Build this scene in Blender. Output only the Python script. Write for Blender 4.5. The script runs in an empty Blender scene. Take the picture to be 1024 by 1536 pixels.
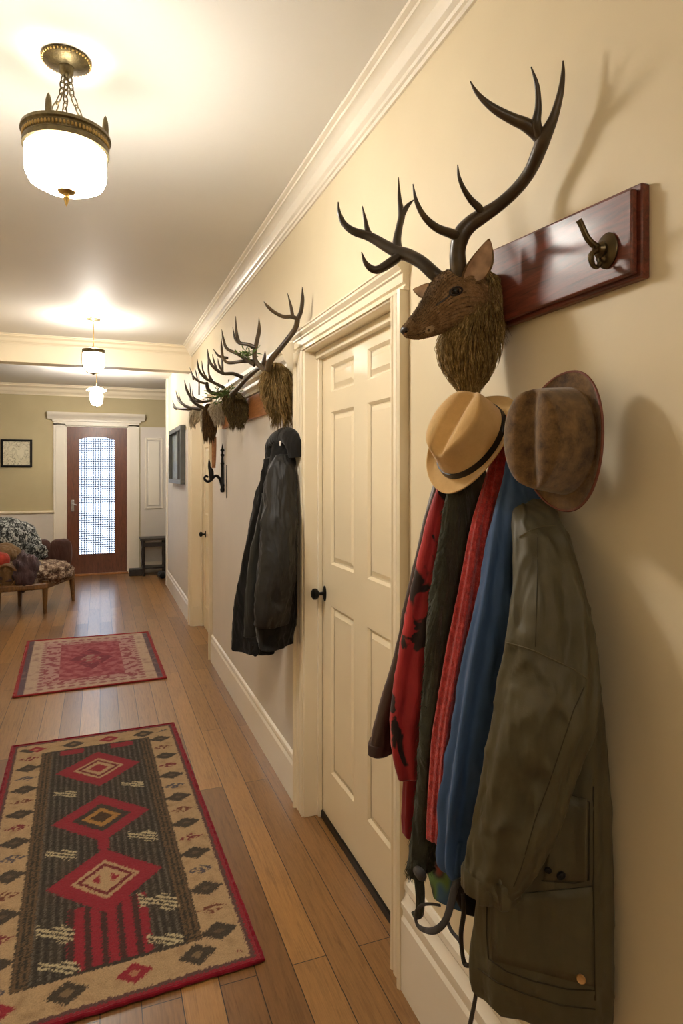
import bpy, bmesh, math, random
from mathutils import Vector, Matrix, noise
from mathutils.bvhtree import BVHTree
from math import sin, cos, pi, sqrt, radians, exp
random.seed(7)
scene = bpy.context.scene
COL = scene.collection
TH = math.atan(362/950.0); F = 950.0; CAMZ = 1.54
FW = Vector((sin(TH), cos(TH), 0)); RT = Vector((cos(TH), -sin(TH), 0))
ORG = Vector((0, 0, CAMZ))
def ray(px, py):
    return FW + RT*((px-512)/F) + Vector((0, 0, (707-py)/F))
def U(px, py, X=None, Y=None, Z=None):
    d = ray(px, py)
    if X is not None: k = X/d.x
    elif Y is not None: k = Y/d.y
    else: k = (Z-CAMZ)/d.z
    return ORG + d*k
def depth(p): return (p-ORG).dot(FW)

# ---------------------------------------------------------------- materials
def lin(c):
    c = c/255.0
    return c/12.92 if c <= .04045 else ((c+.055)/1.055)**2.4
def rgb(r, g, b): return (lin(r), lin(g), lin(b), 1)
class N:
    def __init__(s, name):
        s.m = bpy.data.materials.new(name); s.m.use_nodes = True
        s.t = s.m.node_tree; s.b = s.t.nodes['Principled BSDF']
    def n(s, typ, **kw):
        o = s.t.nodes.new(typ)
        for k, v in kw.items():
            if k in o.inputs.keys(): o.inputs[k].default_value = v
            else: setattr(o, k, v)
        return o
    def l(s, a, b): s.t.links.new(a, b)
    def coord(s, scale=(1, 1, 1), rot=(0, 0, 0), kind='Object'):
        tc = s.n('ShaderNodeTexCoord'); mp = s.n('ShaderNodeMapping')
        mp.inputs['Scale'].default_value = scale; mp.inputs['Rotation'].default_value = rot
        s.l(tc.outputs[kind], mp.inputs['Vector']); return mp.outputs['Vector']
    def noise(s, vec, scale=5, detail=4, rough=.5, dist=0):
        o = s.n('ShaderNodeTexNoise'); s.l(vec, o.inputs['Vector'])
        o.inputs['Scale'].default_value = scale; o.inputs['Detail'].default_value = detail
        o.inputs['Roughness'].default_value = rough; o.inputs['Distortion'].default_value = dist
        return o.outputs['Fac']
    def ramp(s, fac, stops, interp='LINEAR'):
        r = s.n('ShaderNodeValToRGB'); s.l(fac, r.inputs['Fac']); e = r.color_ramp.elements
        r.color_ramp.interpolation = interp
        while len(e) < len(stops): e.new(.5)
        for i, (p, c) in enumerate(stops): e[i].position = p; e[i].color = c
        return r.outputs['Color']
    def bump(s, h, strength=.3, dist=.01, chain=None):
        b = s.n('ShaderNodeBump'); b.inputs['Strength'].default_value = strength
        b.inputs['Distance'].default_value = dist; s.l(h, b.inputs['Height'])
        if chain is not None: s.l(chain, b.inputs['Normal'])
        s.l(b.outputs['Normal'], s.b.inputs['Normal']); return b.outputs['Normal']
    def mix(s, fac, a, b, mode='MIX'):
        m = s.n('ShaderNodeMix', data_type='RGBA', blend_type=mode)
        if hasattr(fac, 'links'): s.l(fac, m.inputs[0])
        else: m.inputs[0].default_value = fac
        for v, i in ((a, 6), (b, 7)):
            if hasattr(v, 'links'): s.l(v, m.inputs[i])
            else: m.inputs[i].default_value = v
        return m.outputs[2]
    def set(s, rough=.5, metal=0, **kw):
        s.b.inputs['Roughness'].default_value = rough; s.b.inputs['Metallic'].default_value = metal
        for k, v in kw.items(): s.b.inputs[k].default_value = v
    def col(s, c):
        if hasattr(c, 'links'): s.l(c, s.b.inputs['Base Color'])
        else: s.b.inputs['Base Color'].default_value = c
def sc_(c, k): return (min(1, c[0]*k), min(1, c[1]*k), min(1, c[2]*k), 1)
def plain(name, c, rough=.5, metal=0, var=.12, nscale=12, bump=.15, bscale=120, bd=.002, **kw):
    s = N(name); v = s.coord()
    s.col(s.ramp(s.noise(v, nscale, 5), [(.3, sc_(c, 1-var)), (.7, sc_(c, 1+var))]))
    if bump: s.bump(s.noise(v, bscale, 3), bump, bd)
    s.set(rough, metal, **kw); return s.m
def cloth(name, c, var=.15, wr=.5, weave=.3, rough=.85, wscale=9, wsc=900, spec=.3, stretch=(1, 1, .35), sheen=0.1):
    s = N(name); v = s.coord(); vs = s.coord(stretch)
    a = s.noise(vs, wscale*.7, 3, .5, 1.0)
    s.col(s.ramp(s.noise(v, 14, 5, .65), [(.3, sc_(c, 1-var)), (.7, sc_(c, 1+var))]))
    b1 = s.bump(a, min(1, wr*1.6), .05); s.bump(s.noise(v, wsc, 2), weave, .0012, b1)
    s.set(rough, **{'Specular IOR Level': spec, 'Sheen Weight': sheen}); return s.m
def wood(name, c1, c2, scale=(1, 1, 1), rough=.35, ns=6, coat=0, bump=.08):
    s = N(name); v = s.coord(scale)
    f = s.noise(v, ns, 6, .62, 1.2)
    s.col(s.ramp(f, [(.32, c1), (.68, c2)])); s.bump(f, bump, .004)
    s.set(rough, **{'Coat Weight': coat, 'Coat Roughness': .15}); return s.m
def emit(name, c, st):
    s = N(name); s.col(c); s.b.inputs['Emission Color'].default_value = c
    s.b.inputs['Emission Strength'].default_value = st; s.set(.3); return s.m

M = {}
M['wall'] = plain('cream_wall_paint', rgb(224, 209, 177), .55, var=.03, nscale=3, bump=.12, bscale=60, bd=.002)
M['wall_pale'] = plain('pale_grey_wall_paint', rgb(216, 208, 198), .6, var=.03, nscale=3, bump=.08, bscale=60)
M['wall_olive'] = plain('olive_beige_wall_paint', rgb(188, 174, 136), .65, var=.04, nscale=3, bump=.08, bscale=60)
M['ceiling'] = plain('ceiling_paint', rgb(226, 222, 214), .6, var=.02, nscale=2, bump=.05, bscale=80)
M['trim'] = plain('white_gloss_trim_paint', rgb(238, 230, 214), .32, var=.02, nscale=4, bump=.04, bscale=40)
M['cream'] = plain('cream_gloss_door_paint', rgb(236, 221, 190), .3, var=.02, nscale=4, bump=.04, bscale=30)
M['cream_trim'] = plain('cream_trim_paint', rgb(238, 225, 198), .35, var=.02, nscale=4, bump=.04, bscale=30)
M['black'] = plain('black_iron', rgb(22, 20, 18), .4, .6, var=.2, bump=.2, bscale=150)
M['brass'] = plain('aged_brass', rgb(170, 140, 82), .28, 1, var=.2, bump=.1, bscale=80)
M['bronze'] = plain('aged_bronze', rgb(104, 92, 64), .38, .85, var=.3, nscale=60, bump=.35, bscale=220)
M['hookmetal'] = plain('dark_bronze_hook', rgb(92, 80, 58), .3, .9, var=.25, nscale=40, bump=.15)
M['mahogany'] = wood('mahogany_board', rgb(62, 24, 18), rgb(128, 62, 44), (14, 1.2, 14), .42, 5, .12)
M['pine'] = wood('honey_wood_board', rgb(150, 92, 48), rgb(190, 132, 80), (14, 1.2, 14), .4, 5, .2)
M['doorwood'] = wood('red_brown_door_wood', rgb(84, 44, 28), rgb(118, 66, 42), (6, 6, 1), .35, 6, .3)
M['chairwood'] = wood('worn_chair_wood', rgb(88, 60, 32), rgb(138, 98, 54), (8, 8, 2), .4, 8, .2)
M['antler'] = N('antler_horn')
_s = M['antler']; _v = _s.coord(); _f = _s.noise(_v, 9, 6, .6, .5)
_s.col(_s.ramp(_f, [(.3, rgb(40, 30, 20)), (.55, rgb(66, 52, 34)), (.75, rgb(100, 82, 54))]))
_s.bump(_s.noise(_s.coord((1, 1, .3)), 90, 4), .25, .004); _s.set(.33); M['antler'] = _s.m
def hairmat(name, c1, c2, c3, sc=60):
    s = N(name); v = s.coord((1, 1, .25)); f = s.noise(v, sc*3, 4, .75)
    s.col(s.ramp(f, [(.3, c1), (.52, c2), (.72, c3)])); s.set(.7, **{'Specular IOR Level': .25}); return s.m
M['ruff'] = hairmat('ruff_hair', rgb(70, 54, 28), rgb(144, 118, 70), rgb(214, 186, 130))
M['straw'] = hairmat('straw_hair', rgb(70, 54, 26), rgb(128, 102, 58), rgb(186, 156, 102))
M['darkruff'] = hairmat('dark_ruff_hair', rgb(44, 36, 22), rgb(92, 76, 44), rgb(140, 118, 70))
M['palefur'] = hairmat('pale_fur', rgb(150, 134, 110), rgb(206, 194, 170), rgb(238, 230, 212), 40)
M['brownfur'] = hairmat('brown_fur', rgb(52, 36, 18), rgb(98, 72, 38), rgb(140, 108, 64), 40)
s = N('deer_coat'); v = s.coord(); f = s.noise(v, 46, 8, .82)
c = s.ramp(f, [(.3, rgb(84, 60, 38)), (.5, rgb(146, 114, 78)), (.72, rgb(186, 156, 116))])
s.col(c); s.bump(s.noise(s.coord((1, 3, 3)), 240, 4, .7), .55, .004); s.set(.7, **{'Specular IOR Level': .25}); M['deer'] = s.m
M['deerhair'] = hairmat('deer_short_hair', rgb(84, 62, 40), rgb(146, 116, 80), rgb(206, 176, 134), 160)
M['browhair'] = hairmat('dark_brow_hair', rgb(58, 42, 28), rgb(104, 80, 54), rgb(176, 150, 112), 120)
M['nose'] = plain('deer_nose', rgb(44, 32, 26), .35, var=.2)
M['eye'] = plain('glass_eye', rgb(14, 9, 6), .05, var=0, bump=0)
M['earin'] = plain('inner_ear', rgb(178, 146, 116), .7, var=.3, nscale=40)
M['lipfur'] = plain('pale_lip_fur', rgb(178, 152, 116), .7, var=.15, nscale=70)

# floor
s = N('oak_plank_floor')
tc = s.n('ShaderNodeTexCoord'); sep = s.n('ShaderNodeSeparateXYZ'); cmb = s.n('ShaderNodeCombineXYZ')
s.l(tc.outputs['Object'], sep.inputs[0]); s.l(sep.outputs[1], cmb.inputs[0]); s.l(sep.outputs[0], cmb.inputs[1])
br = s.n('ShaderNodeTexBrick'); s.l(cmb.outputs[0], br.inputs['Vector'])
br.offset = .37; br.squash = 1
for k, v in (('Scale', 1), ('Mortar Size', .0016), ('Mortar Smooth', .1), ('Brick Width', 1.9), ('Row Height', .112), ('Bias', 0)):
    br.inputs[k].default_value = v
br.inputs['Color1'].default_value = (0, 0, 0, 1); br.inputs['Color2'].default_value = (1, 1, 1, 1); br.inputs['Mortar'].default_value = (.5, .5, .5, 1)
base = s.ramp(br.outputs['Color'], [(0, rgb(118, 82, 46)), (.35, rgb(144, 104, 60)), (.7, rgb(166, 122, 70)), (1, rgb(130, 92, 58))])
g = s.noise(s.coord((16, .9, 1)), 5, 7, .65, .9)
base = s.mix(.75, base, s.ramp(g, [(.3, (.55, .5, .45, 1)), (.5, (1, 1, 1, 1)), (.75, (1.25, 1.2, 1.15, 1))]), 'MULTIPLY')
g2 = s.noise(s.coord((60, 3, 1)), 6, 4, .7)
base = s.mix(.5, base, s.ramp(g2, [(.35, (.7, .66, .6, 1)), (.6, (1.05, 1.05, 1.05, 1))]), 'MULTIPLY')
base = s.mix(br.outputs['Fac'], base, rgb(38, 22, 12)); s.col(base)
inv = s.n('ShaderNodeMath', operation='SUBTRACT'); inv.inputs[0].default_value = 1; s.l(br.outputs['Fac'], inv.inputs[1])
b1 = s.bump(inv.outputs[0], .4, .003); s.bump(g, .06, .004, b1)
s.set(.36, **{'Coat Weight': .35, 'Coat Roughness': .17}); M['floor'] = s.m

# ---------------------------------------------------------------- geometry helpers
class MB:
    def __init__(s): s.v = []; s.f = []
    def add(s, vs, fs):
        o = len(s.v); s.v += [tuple(p) for p in vs]; s.f += [tuple(i+o for i in q) for q in fs]; return s
    def box(s, x0, x1, y0, y1, z0, z1):
        x0, x1 = min(x0, x1), max(x0, x1); y0, y1 = min(y0, y1), max(y0, y1); z0, z1 = min(z0, z1), max(z0, z1)
        v = [(x, y, z) for z in (z0, z1) for y in (y0, y1) for x in (x0, x1)]
        return s.add(v, [(0, 2, 3, 1), (4, 5, 7, 6), (0, 1, 5, 4), (2, 6, 7, 3), (0, 4, 6, 2), (1, 3, 7, 5)])
    def prism(s, prof, axis, a0, a1):
        """profile of 2D points extruded along axis 'x','y','z' from a0 to a1"""
        def P(p, a):
            return {'y': (p[0], a, p[1]), 'x': (a, p[0], p[1]), 'z': (p[0], p[1], a)}[axis]
        n = len(prof); v = [P(p, a0) for p in prof]+[P(p, a1) for p in prof]
        fs = [(i, (i+1) % n, n+(i+1) % n, n+i) for i in range(n)]+[tuple(range(n)), tuple(range(2*n-1, n-1, -1))]
        return s.add(v, fs)
    def rings(s, rs, cap0=True, cap1=True, closed=True):
        n = len(rs[0]); o = []
        v = [p for r in rs for p in r]; fs = []
        for i in range(len(rs)-1):
            for j in range(n if closed else n-1):
                k = (j+1) % n
                fs.append((i*n+j, i*n+k, (i+1)*n+k, (i+1)*n+j))
        if cap0: fs.append(tuple(range(n-1, -1, -1)))
        if cap1: fs.append(tuple((len(rs)-1)*n+j for j in range(n)))
        return s.add(v, fs)
    def tube(s, pts, rad, seg=10, sub=4, flat=None):
        pts = [Vector(p) for p in pts]
        if not hasattr(rad, '__len__'): rad = [rad]*len(pts)
        P, R = spline(pts, rad, sub); return s.sweep(P, R, seg, flat)
    def sweep(s, P, R, seg=10, flat=None):
        T = [(P[min(i+1, len(P)-1)]-P[max(i-1, 0)]).normalized() for i in range(len(P))]
        up = Vector((0, 0, 1)) if abs(T[0].z) < .9 else Vector((1, 0, 0))
        nrm = (up-T[0]*up.dot(T[0])).normalized(); rs = []
        for i, p in enumerate(P):
            nrm = (nrm-T[i]*nrm.dot(T[i])).normalized(); b = T[i].cross(nrm)
            fa = flat or 1
            rs.append([p+(nrm*cos(2*pi*k/seg)+b*sin(2*pi*k/seg)*fa)*R[i] for k in range(seg)])
        return s.rings(rs)
    def lathe(s, prof, c, seg=32, M_=None, sx=1, sy=1, cap=True):
        rs = []
        for r, z in prof:
            ring = [Vector((r*cos(2*pi*k/seg)*sx, r*sin(2*pi*k/seg)*sy, z)) for k in range(seg)]
            rs.append([(M_ @ p if M_ else p)+Vector(c) for p in ring])
        return s.rings(rs, cap, cap)
    def build(s, name, mat, parent=None, smooth=True, bevel=0, bseg=2, angle=40):
        me = bpy.data.meshes.new(name); me.from_pydata(s.v, [], s.f)
        bm = bmesh.new(); bm.from_mesh(me); bmesh.ops.recalc_face_normals(bm, faces=bm.faces)
        bm.to_mesh(me); bm.free(); me.update()
        me.materials.append(mat)
        o = bpy.data.objects.new(name, me); COL.objects.link(o)
        if parent is not None: o.parent = parent; o.matrix_parent_inverse = parent.matrix_basis.inverted() if False else Matrix.Translation(-parent.location)
        if bevel:
            b = o.modifiers.new('bev', 'BEVEL'); b.width = bevel; b.segments = bseg; b.limit_method = 'ANGLE'
        if smooth:
            me.polygons.foreach_set('use_smooth', [True]*len(me.polygons))
            try: me.set_sharp_from_angle(angle=radians(angle))
            except Exception: pass
        return o
def spline(pts, rad, sub=4):
    P, R = [], []; n = len(pts)
    for i in range(n-1):
        p0, p1, p2, p3 = pts[max(i-1, 0)], pts[i], pts[i+1], pts[min(i+2, n-1)]
        r0, r1, r2, r3 = rad[max(i-1, 0)], rad[i], rad[i+1], rad[min(i+2, n-1)]
        for k in range(sub):
            t = k/sub; a = lambda q0, q1, q2, q3: .5*((2*q1)+(q2-q0)*t+(2*q0-5*q1+4*q2-q3)*t*t+(-q0+3*q1-3*q2+q3)*t**3)
            P.append(a(p0, p1, p2, p3)); R.append(max(.0004, a(r0, r1, r2, r3)))
    P.append(pts[-1]); R.append(rad[-1]); return P, R
def empty(name, loc, label, cat, group=None):
    o = bpy.data.objects.new(name, None); o.location = loc; o.empty_display_size = .05; COL.objects.link(o)
    return tag(o, label, cat, group)
def tag(o, label=None, cat=None, group=None, kind=None):
    if label: o['label'] = label
    if cat: o['category'] = cat
    if group: o['group'] = group
    if kind: o['kind'] = kind
    return o
def struct(o): o['kind'] = 'structure'; return o
def box(name, mat, x0, x1, y0, y1, z0, z1, parent=None, bevel=0):
    return MB().box(x0, x1, y0, y1, z0, z1).build(name, mat, parent, smooth=bool(bevel), bevel=bevel)
# ---------------------------------------------------------------- room shell
XW = .86; CEIL = 2.79; XL = -1.02; YE = 10.1; YB = -2.2; YH = 6.5; YJ = 8.9; DX = .93
D1 = (1.78, 2.70); D2 = (5.30, 6.42); DH = 2.08
struct(box('floor', M['floor'], -3.3, 2.8, YB-.2, YE+.2, -.06, 0))
struct(box('ceiling', M['ceiling'], -3.3, 2.8, YB-.2, YE+.2, CEIL, CEIL+.08))
mb = MB()
for a, b in ((YB, D1[0]), (D1[1], D2[0]), (D2[1], YJ)): mb.box(XW, XW+.16, a, b, 0, CEIL)
for d in (D1, D2): mb.box(XW, XW+.16, d[0], d[1], DH, CEIL)
struct(mb.build('wall_right', M['wall'], smooth=False))
mb = MB(); ZP = 1.86
mb.box(XW-.006, XW, D1[1]+.14, D2[0]-.12, 0, ZP); mb.box(XW-.006, XW, D2[1]+.02, YJ, 0, 1.98)
struct(mb.build('trim_1', M['wall_pale'], smooth=False))      # pale painted lower wall boarding
struct(box('wall_left', M['wall'], XL-.14, XL, YB, YH, 0, CEIL))
struct(box('wall_back', M['wall'], XL-.14, XW+.16, YB-.14, YB, 0, CEIL))
mb = MB(); mb.box(-3.14, XL-.14, YH-.14, YH, 0, CEIL); struct(mb.build('wall_foyer_near', M['wall_olive'], smooth=False))
struct(box('wall_foyer_left', M['wall_olive'], -3.14, -3.0, YH, YE, 0, CEIL))
mb = MB(); mb.box(XW+.16, 2.6, YJ-.14, YJ, 0, CEIL); mb.box(2.6, 2.74, YJ-.14, YE, 0, CEIL)
struct(mb.build('wall_foyer_right', M['wall_olive'], smooth=False))
FD = (-.452, .380, 2.195)
mb = MB(); mb.box(-3.14, FD[0]-.02, YE, YE+.14, 0, CEIL); mb.box(FD[1]+.02, 2.74, YE, YE+.14, 0, CEIL); mb.box(FD[0]-.02, FD[1]+.02, YE, YE+.14, FD[2]+.02, CEIL)
struct(mb.build('wall_end', M['wall_olive'], smooth=False))
# wainscot and chair rail
mb = MB(); mb.box(-3.0, -.64, YE-.02, YE, .16, .93); struct(mb.build('trim_2', M['wall_pale'], smooth=False))
mb = MB(); mb.prism([(YE, .925), (YE-.03, .93), (YE-.045, .945), (YE-.045, .96), (YE-.03, .97), (YE, .972)], 'x', -3.0, -.62)
struct(mb.build('trim_3', M['cream_trim'], bevel=0))
mb = MB(); mb.box(-3.0, -.62, YE-.035, YE, 0, .16); mb.box(.58, 2.6, YE-.035, YE, 0, .16); struct(mb.build('baseboard_end', M['trim'], smooth=False))
# right part of end wall: white panel with raised moulding and pale lower wall
mb = MB(); mb.box(.575, .97, YE-.02, YE, .16, 2.215)
struct(mb.build('trim_4', M['wall_pale'], smooth=False))
mb = MB()
x0, x1, z0, z1 = .665, .875, 1.0, 2.02
for r in ((x0-.03, x0, z0-.03, z1+.03), (x1, x1+.03, z0-.03, z1+.03), (x0, x1, z0-.03, z0), (x0, x1, z1, z1+.03)):
    mb.box(r[0], r[1], YE-.04, YE-.02, r[2], r[3])
mb.box(x0+.02, x1-.02, YE-.034, YE-.02, z0+.02, z1-.02)
struct(mb.build('trim_5', M['trim'], bevel=.006))
# beam between hall and foyer
struct(box('beam', M['cream_trim'], XL, XW, YH-.02, YH+.16, 2.545, CEIL)).name = 'trim_6'
# corner post at wall end
struct(box('trim_7', M['trim'], XW-.025, XW+.17, YJ-.10, YJ+.012, 0, CEIL))
# crown profile (distance from wall, drop from ceiling)
CR = [(0, .10), (.008, .10), (.010, .088), (.018, .086), (.022, .078), (.034, .070), (.040, .060), (.046, .040), (.058, .028), (.072, .022), (.078, .022), (.078, .010), (.094, .008), (.096, 0), (0, 0)]
mb = MB(); mb.prism([(XW-a, CEIL-b) for a, b in CR], 'y', YB, YH-.02); struct(mb.build('trim_8', M['trim'], angle=25))
mb = MB(); mb.prism([(XL+a, CEIL-b) for a, b in CR], 'y', YB, YH-.02); struct(mb.build('trim_9', M['trim'], angle=25))
mb = MB(); mb.prism([(YH-.02-a*.8, CEIL-b*.9) for a, b in CR], 'x', XL, XW); struct(mb.build('trim_10', M['cream_trim'], angle=25))
mb = MB(); mb.prism([(YE-a*1.3, CEIL-b*1.5) for a, b in CR], 'x', -3.0, 2.6); struct(mb.build('trim_11', M['cream_trim'], angle=25))
# baseboards
def basebd(name, y0, y1, tall):
    if tall:
        pr = [(0, 0), (.026, 0), (.026, .212), (.020, .224), (.020, .238), (.026, .246), (.026, .262), (.016, .276), (.012, .292), (.016, .300), (.014, .318), (.006, .330), (0, .332)]
    else:
        pr = [(0, 0), (.022, 0), (.022, .165), (.014, .178), (.014, .190), (.019, .196), (.016, .208), (.006, .217), (0, .22)]
    mb = MB(); mb.prism([(XW-a, b) for a, b in pr], 'y', y0, y1); return struct(mb.build(name, M['trim'], angle=25))
basebd('baseboard_right', YB, 1.695, True); basebd('baseboard_middle', D1[1]+.13, D2[0]-.12, False); basebd('baseboard_far', D2[1]+.02, YJ-.08, False)
mb = MB(); mb.prism([(XL, 0), (XL+.02, 0), (XL+.02, .19), (XL, .21)], 'y', YB, YH); struct(mb.build('baseboard_left', M['trim']))

# door 1 (six panel)
def panel_door(name, y0, y1, z0, z1, xf, mat):
    mb = MB(); w = y1-y0; mb.box(xf+.012, xf+.045, y0, y1, z0, z1)
    st = .105; mid = (y0+y1)/2; cs = .068
    cols = [(y0+st+.02, mid-cs), (mid+cs, y1-st-.02)]
    rowz = [(z0+.21, z0+.93), (z0+1.11, z0+1.765), (z0+1.85, z0+1.965)]
    ys = [y0, cols[0][0], cols[0][1], cols[1][0], cols[1][1], y1]
    mb.box(xf, xf+.012, y0, cols[0][0], z0, z1); mb.box(xf, xf+.012, cols[1][1], y1, z0, z1)
    mb.box(xf, xf+.012, cols[0][1], cols[1][0], z0, z1)
    zz = [z0]+[q for r in rowz for q in r]+[z1]
    for c0, c1 in cols:
        for i in range(0, 8, 2): mb.box(xf, xf+.012, c0, c1, zz[i], zz[i+1])
    for c0, c1 in cols:
        for a, b in rowz:
            # bevelled sticking around the recess and a raised field
            e = .010
            v = [(xf, c0, a), (xf, c1, a), (xf, c1, b), (xf, c0, b), (xf+.010, c0+e, a+e), (xf+.010, c1-e, a+e), (xf+.010, c1-e, b-e), (xf+.010, c0+e, b-e)]
            mb.add(v, [(0, 1, 5, 4), (1, 2, 6, 5), (2, 3, 7, 6), (3, 0, 4, 7)])
            g, h = .016, .034
            v = [(xf+.012, c0+g, a+g), (xf+.012, c1-g, a+g), (xf+.012, c1-g, b-g), (xf+.012, c0+g, b-g), (xf+.003, c0+h, a+h), (xf+.003, c1-h, a+h), (xf+.003, c1-h, b-h), (xf+.003, c0+h, b-h)]
            mb.add(v, [(0, 1, 5, 4), (1, 2, 6, 5), (2, 3, 7, 6), (3, 0, 4, 7), (4, 5, 6, 7)])
    o = mb.build(name, mat, smooth=False); return struct(o)
def knob(parent, x, y, z):
    k = Matrix.Rotation(-pi/2, 4, 'Y')
    mb = MB(); mb.lathe([(0, 0), (.020, 0), (.020, .003), (.014, .007), (0, .008)], (x, y, z), 24, k @ Matrix.Diagonal((1.7, 1, 1, 1)))
    e = mb.build('escutcheon', M['black'], parent)
    mb = MB(); mb.lathe([(0, .006), (.008, .006), (.007, .02), (.008, .028), (.020, .034), (.025, .044), (.024, .054), (.014, .062), (0, .064)], (x, y, z), 24, k)
    mb.build('door_knob', M['black'], parent)
d1 = panel_door('door_1', D1[0]+.01, D1[1]-.01, .03, 2.045, DX, M['cream'])
knob(d1, DX, 2.645, 1.0)
d2 = panel_door('door_2', D2[0]+.01, D2[1]-.01, .01, 2.05, DX+.03, M['cream'])
knob(d2, DX+.03, 6.22, .93)
struct(box('trim_12', M['black'], DX-.01, DX+.05, D1[0], D1[1], 0, .03))  # dark threshold under the door
# casing door 1: fluted legs, jambs, head with cornice
def leg_profile(y0, w, sgn):
    # profile across the casing face (x distance out, y) sgn=+1: inner edge at low y
    pr = [(0, 0), (.020, 0), (.020, .006), (.014, .010), (.014, .016), (.020, .020), (.020, w*.45), (.016, w*.48), (.016, w*.54), (.020, w*.57), (.020, w-.022), (.030, w-.020), (.034, w-.010), (.030, w), (0, w)]
    return [(XW-a, y0+sgn*b) for a, b in pr]
for nm, d, w in (('trim_13', D1, .105), ('trim_14', D2, .09)):
    mb = MB(); mb.prism(leg_profile(d[0], .085, -1), 'z', 0, DH+.002); mb.prism(leg_profile(d[1], w, 1), 'z', 0, DH+.002)
    struct(mb.build(nm, M['cream_trim'], angle=25))
for nm, d in (('trim_15', D1), ('trim_16', D2)):
    mb = MB(); dx = DX if d is D1 else DX+.03
    mb.box(XW-.012, XW+.16, d[0]-.004, d[0]+.012, 0, DH); mb.box(XW-.012, XW+.16, d[1]-.012, d[1]+.004, 0, DH); mb.box(XW-.012, XW+.16, d[0], d[1], DH-.008, DH+.008)
    mb.box(dx-.022, dx-.002, d[0]+.012, d[0]+.03, 0, DH-.008); mb.box(dx-.022, dx-.002, d[1]-.03, d[1]-.012, 0, DH-.008)
    mb.box(dx-.03, dx-.002, d[0]+.012, d[1]-.012, DH-.04, DH-.008)
    if d is D2: mb.box(XW, dx, d[1]-.02, d[1]-.012, 0, .2)
    struct(mb.build(nm, M['cream_trim'], bevel=.003))
for nm, d, wr in (('trim_17', D1, .105), ('trim_18', D2, .09)):
    mb = MB(); z = DH
    pr = [(0, z), (.020, z), (.020, z+.008), (.013, z+.012), (.013, z+.018), (.022, z+.022), (.022, z+.048), (.028, z+.052), (.028, z+.058), (.034, z+.064), (.040, z+.070), (.042, z+.078), (.046, z+.080), (.046, z+.086), (0, z+.088)]
    mb.prism([(XW-a, b) for a, b in pr], 'y', d[0]-.089, d[1]+wr+.010)
    struct(mb.build(nm, M['cream_trim'], angle=25))

# front door
fd = struct(empty('door_3', (-.036, YE, 0), None, None))
struct(MB().box(FD[0]-.03,FD[0]-.001,YE,YE+.14,0,FD[2]+.03).box(FD[1]+.001,FD[1]+.03,YE,YE+.14,0,FD[2]+.03).box(FD[0]-.03,FD[1]+.03,YE,YE+.14,FD[2]+.001,FD[2]+.03).build('trim_22',M['trim'],smooth=False))
x0, x1, zt = FD[0], FD[1], FD[2]; gx0, gx1, gz0, gz1 = -.283, .199, .315, 2.05
mb = MB(); yf, yk = YE+.01, YE+.055
mb.box(x0, gx0, yf, yk, .01, zt); mb.box(gx1, x1, yf, yk, .01, zt); mb.box(gx0, gx1, yf, yk, .01, gz0)
ns = 10; prf = [(gx0, zt)]+[(gx0+(gx1-gx0)*i/ns, gz1-.035+.035*(1-(2*i/ns-1)**2)) for i in range(ns+1)]+[(gx1, zt)]
n = len(prf); v = [(a, yf, b) for a, b in prf]+[(a, yk, b) for a, b in prf]; fs = []
for i in range(1, n-2):
    fs += [(i, i+1, n+i+1, n+i)]
fs.append(tuple(range(n))); fs.append(tuple(range(2*n-1, n-1, -1)))
mb.add(v, fs)
mb.build('door_frame', M['doorwood'], fd, smooth=False)
s = N('clear_glass'); s.set(.05); s.col((1, 1, 1, 1)); s.b.inputs['Transmission Weight'].default_value = 1; s.b.inputs['IOR'].default_value = 1.02; M['glass'] = s.m
MB().box(gx0-.005, gx1+.005, YE+.030, YE+.034, gz0-.005, gz1).build('glass_pane', M['glass'], fd, smooth=False)
mb = MB(); nx, nz = 15, 52
M['lattice'] = plain('blue_grey_lattice', rgb(96, 108, 140), .5, var=.05, bump=0)
for i in range(1, nx):
    x = gx0+(gx1-gx0)*i/nx; mb.box(x-.0068, x+.0068, YE+.020, YE+.028, gz0, gz1-.01)
for i in range(1, nz):
    z = gz0+(gz1-gz0)*i/nz
    if abs(z-1.02) < .05: continue
    mb.box(gx0, gx1, YE+.021, YE+.027, z-.0068, z+.0068)
mb.build('lattice', M['lattice'], fd, smooth=False)
mb = MB(); mb.box(-.40, -.355, YE-.002, YE+.012, .95, 1.12); mb.build('handle_plate', plain('pewter', rgb(170, 168, 165), .3, .8), fd, bevel=.006)
mb = MB(); mb.tube([(-.378, YE-.0, 1.06), (-.378, YE-.05, 1.06), (-.35, YE-.055, 1.055), (-.315, YE-.055, 1.045)], [.009, .008, .009, .007], 10)
mb.tube([(-.378, YE, .99), (-.378, YE-.03, .985), (-.375, YE-.035, 1.0)], .007, 8); mb.build('door_handle', bpy.data.materials['pewter'], fd)
mb = MB()
for sgn, xa in ((-1, x0-.015), (1, x1+.015)):
    xo = xa+sgn*.165; mb.box(xa, xo, YE-.028, YE, 0, 2.24); mb.box(xa+sgn*.02, xo-sgn*.03, YE-.034, YE-.028, .2, 2.22)
mb.box(x0-.18, x1+.18, YE-.028, YE, zt+.015, 2.27); mb.box(x0-.20, x1+.20, YE-.045, YE, 2.27, 2.30)
struct(mb.build('trim_19', M['trim'], bevel=.005))
mb = MB(); mb.prism([(YE, 2.30), (YE-.05, 2.30), (YE-.055, 2.32), (YE-.085, 2.345), (YE-.11, 2.375), (YE-.115, 2.40), (YE, 2.405)], 'x', x0-.26, x1+.26)
struct(mb.build('trim_20', M['trim']))
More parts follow.
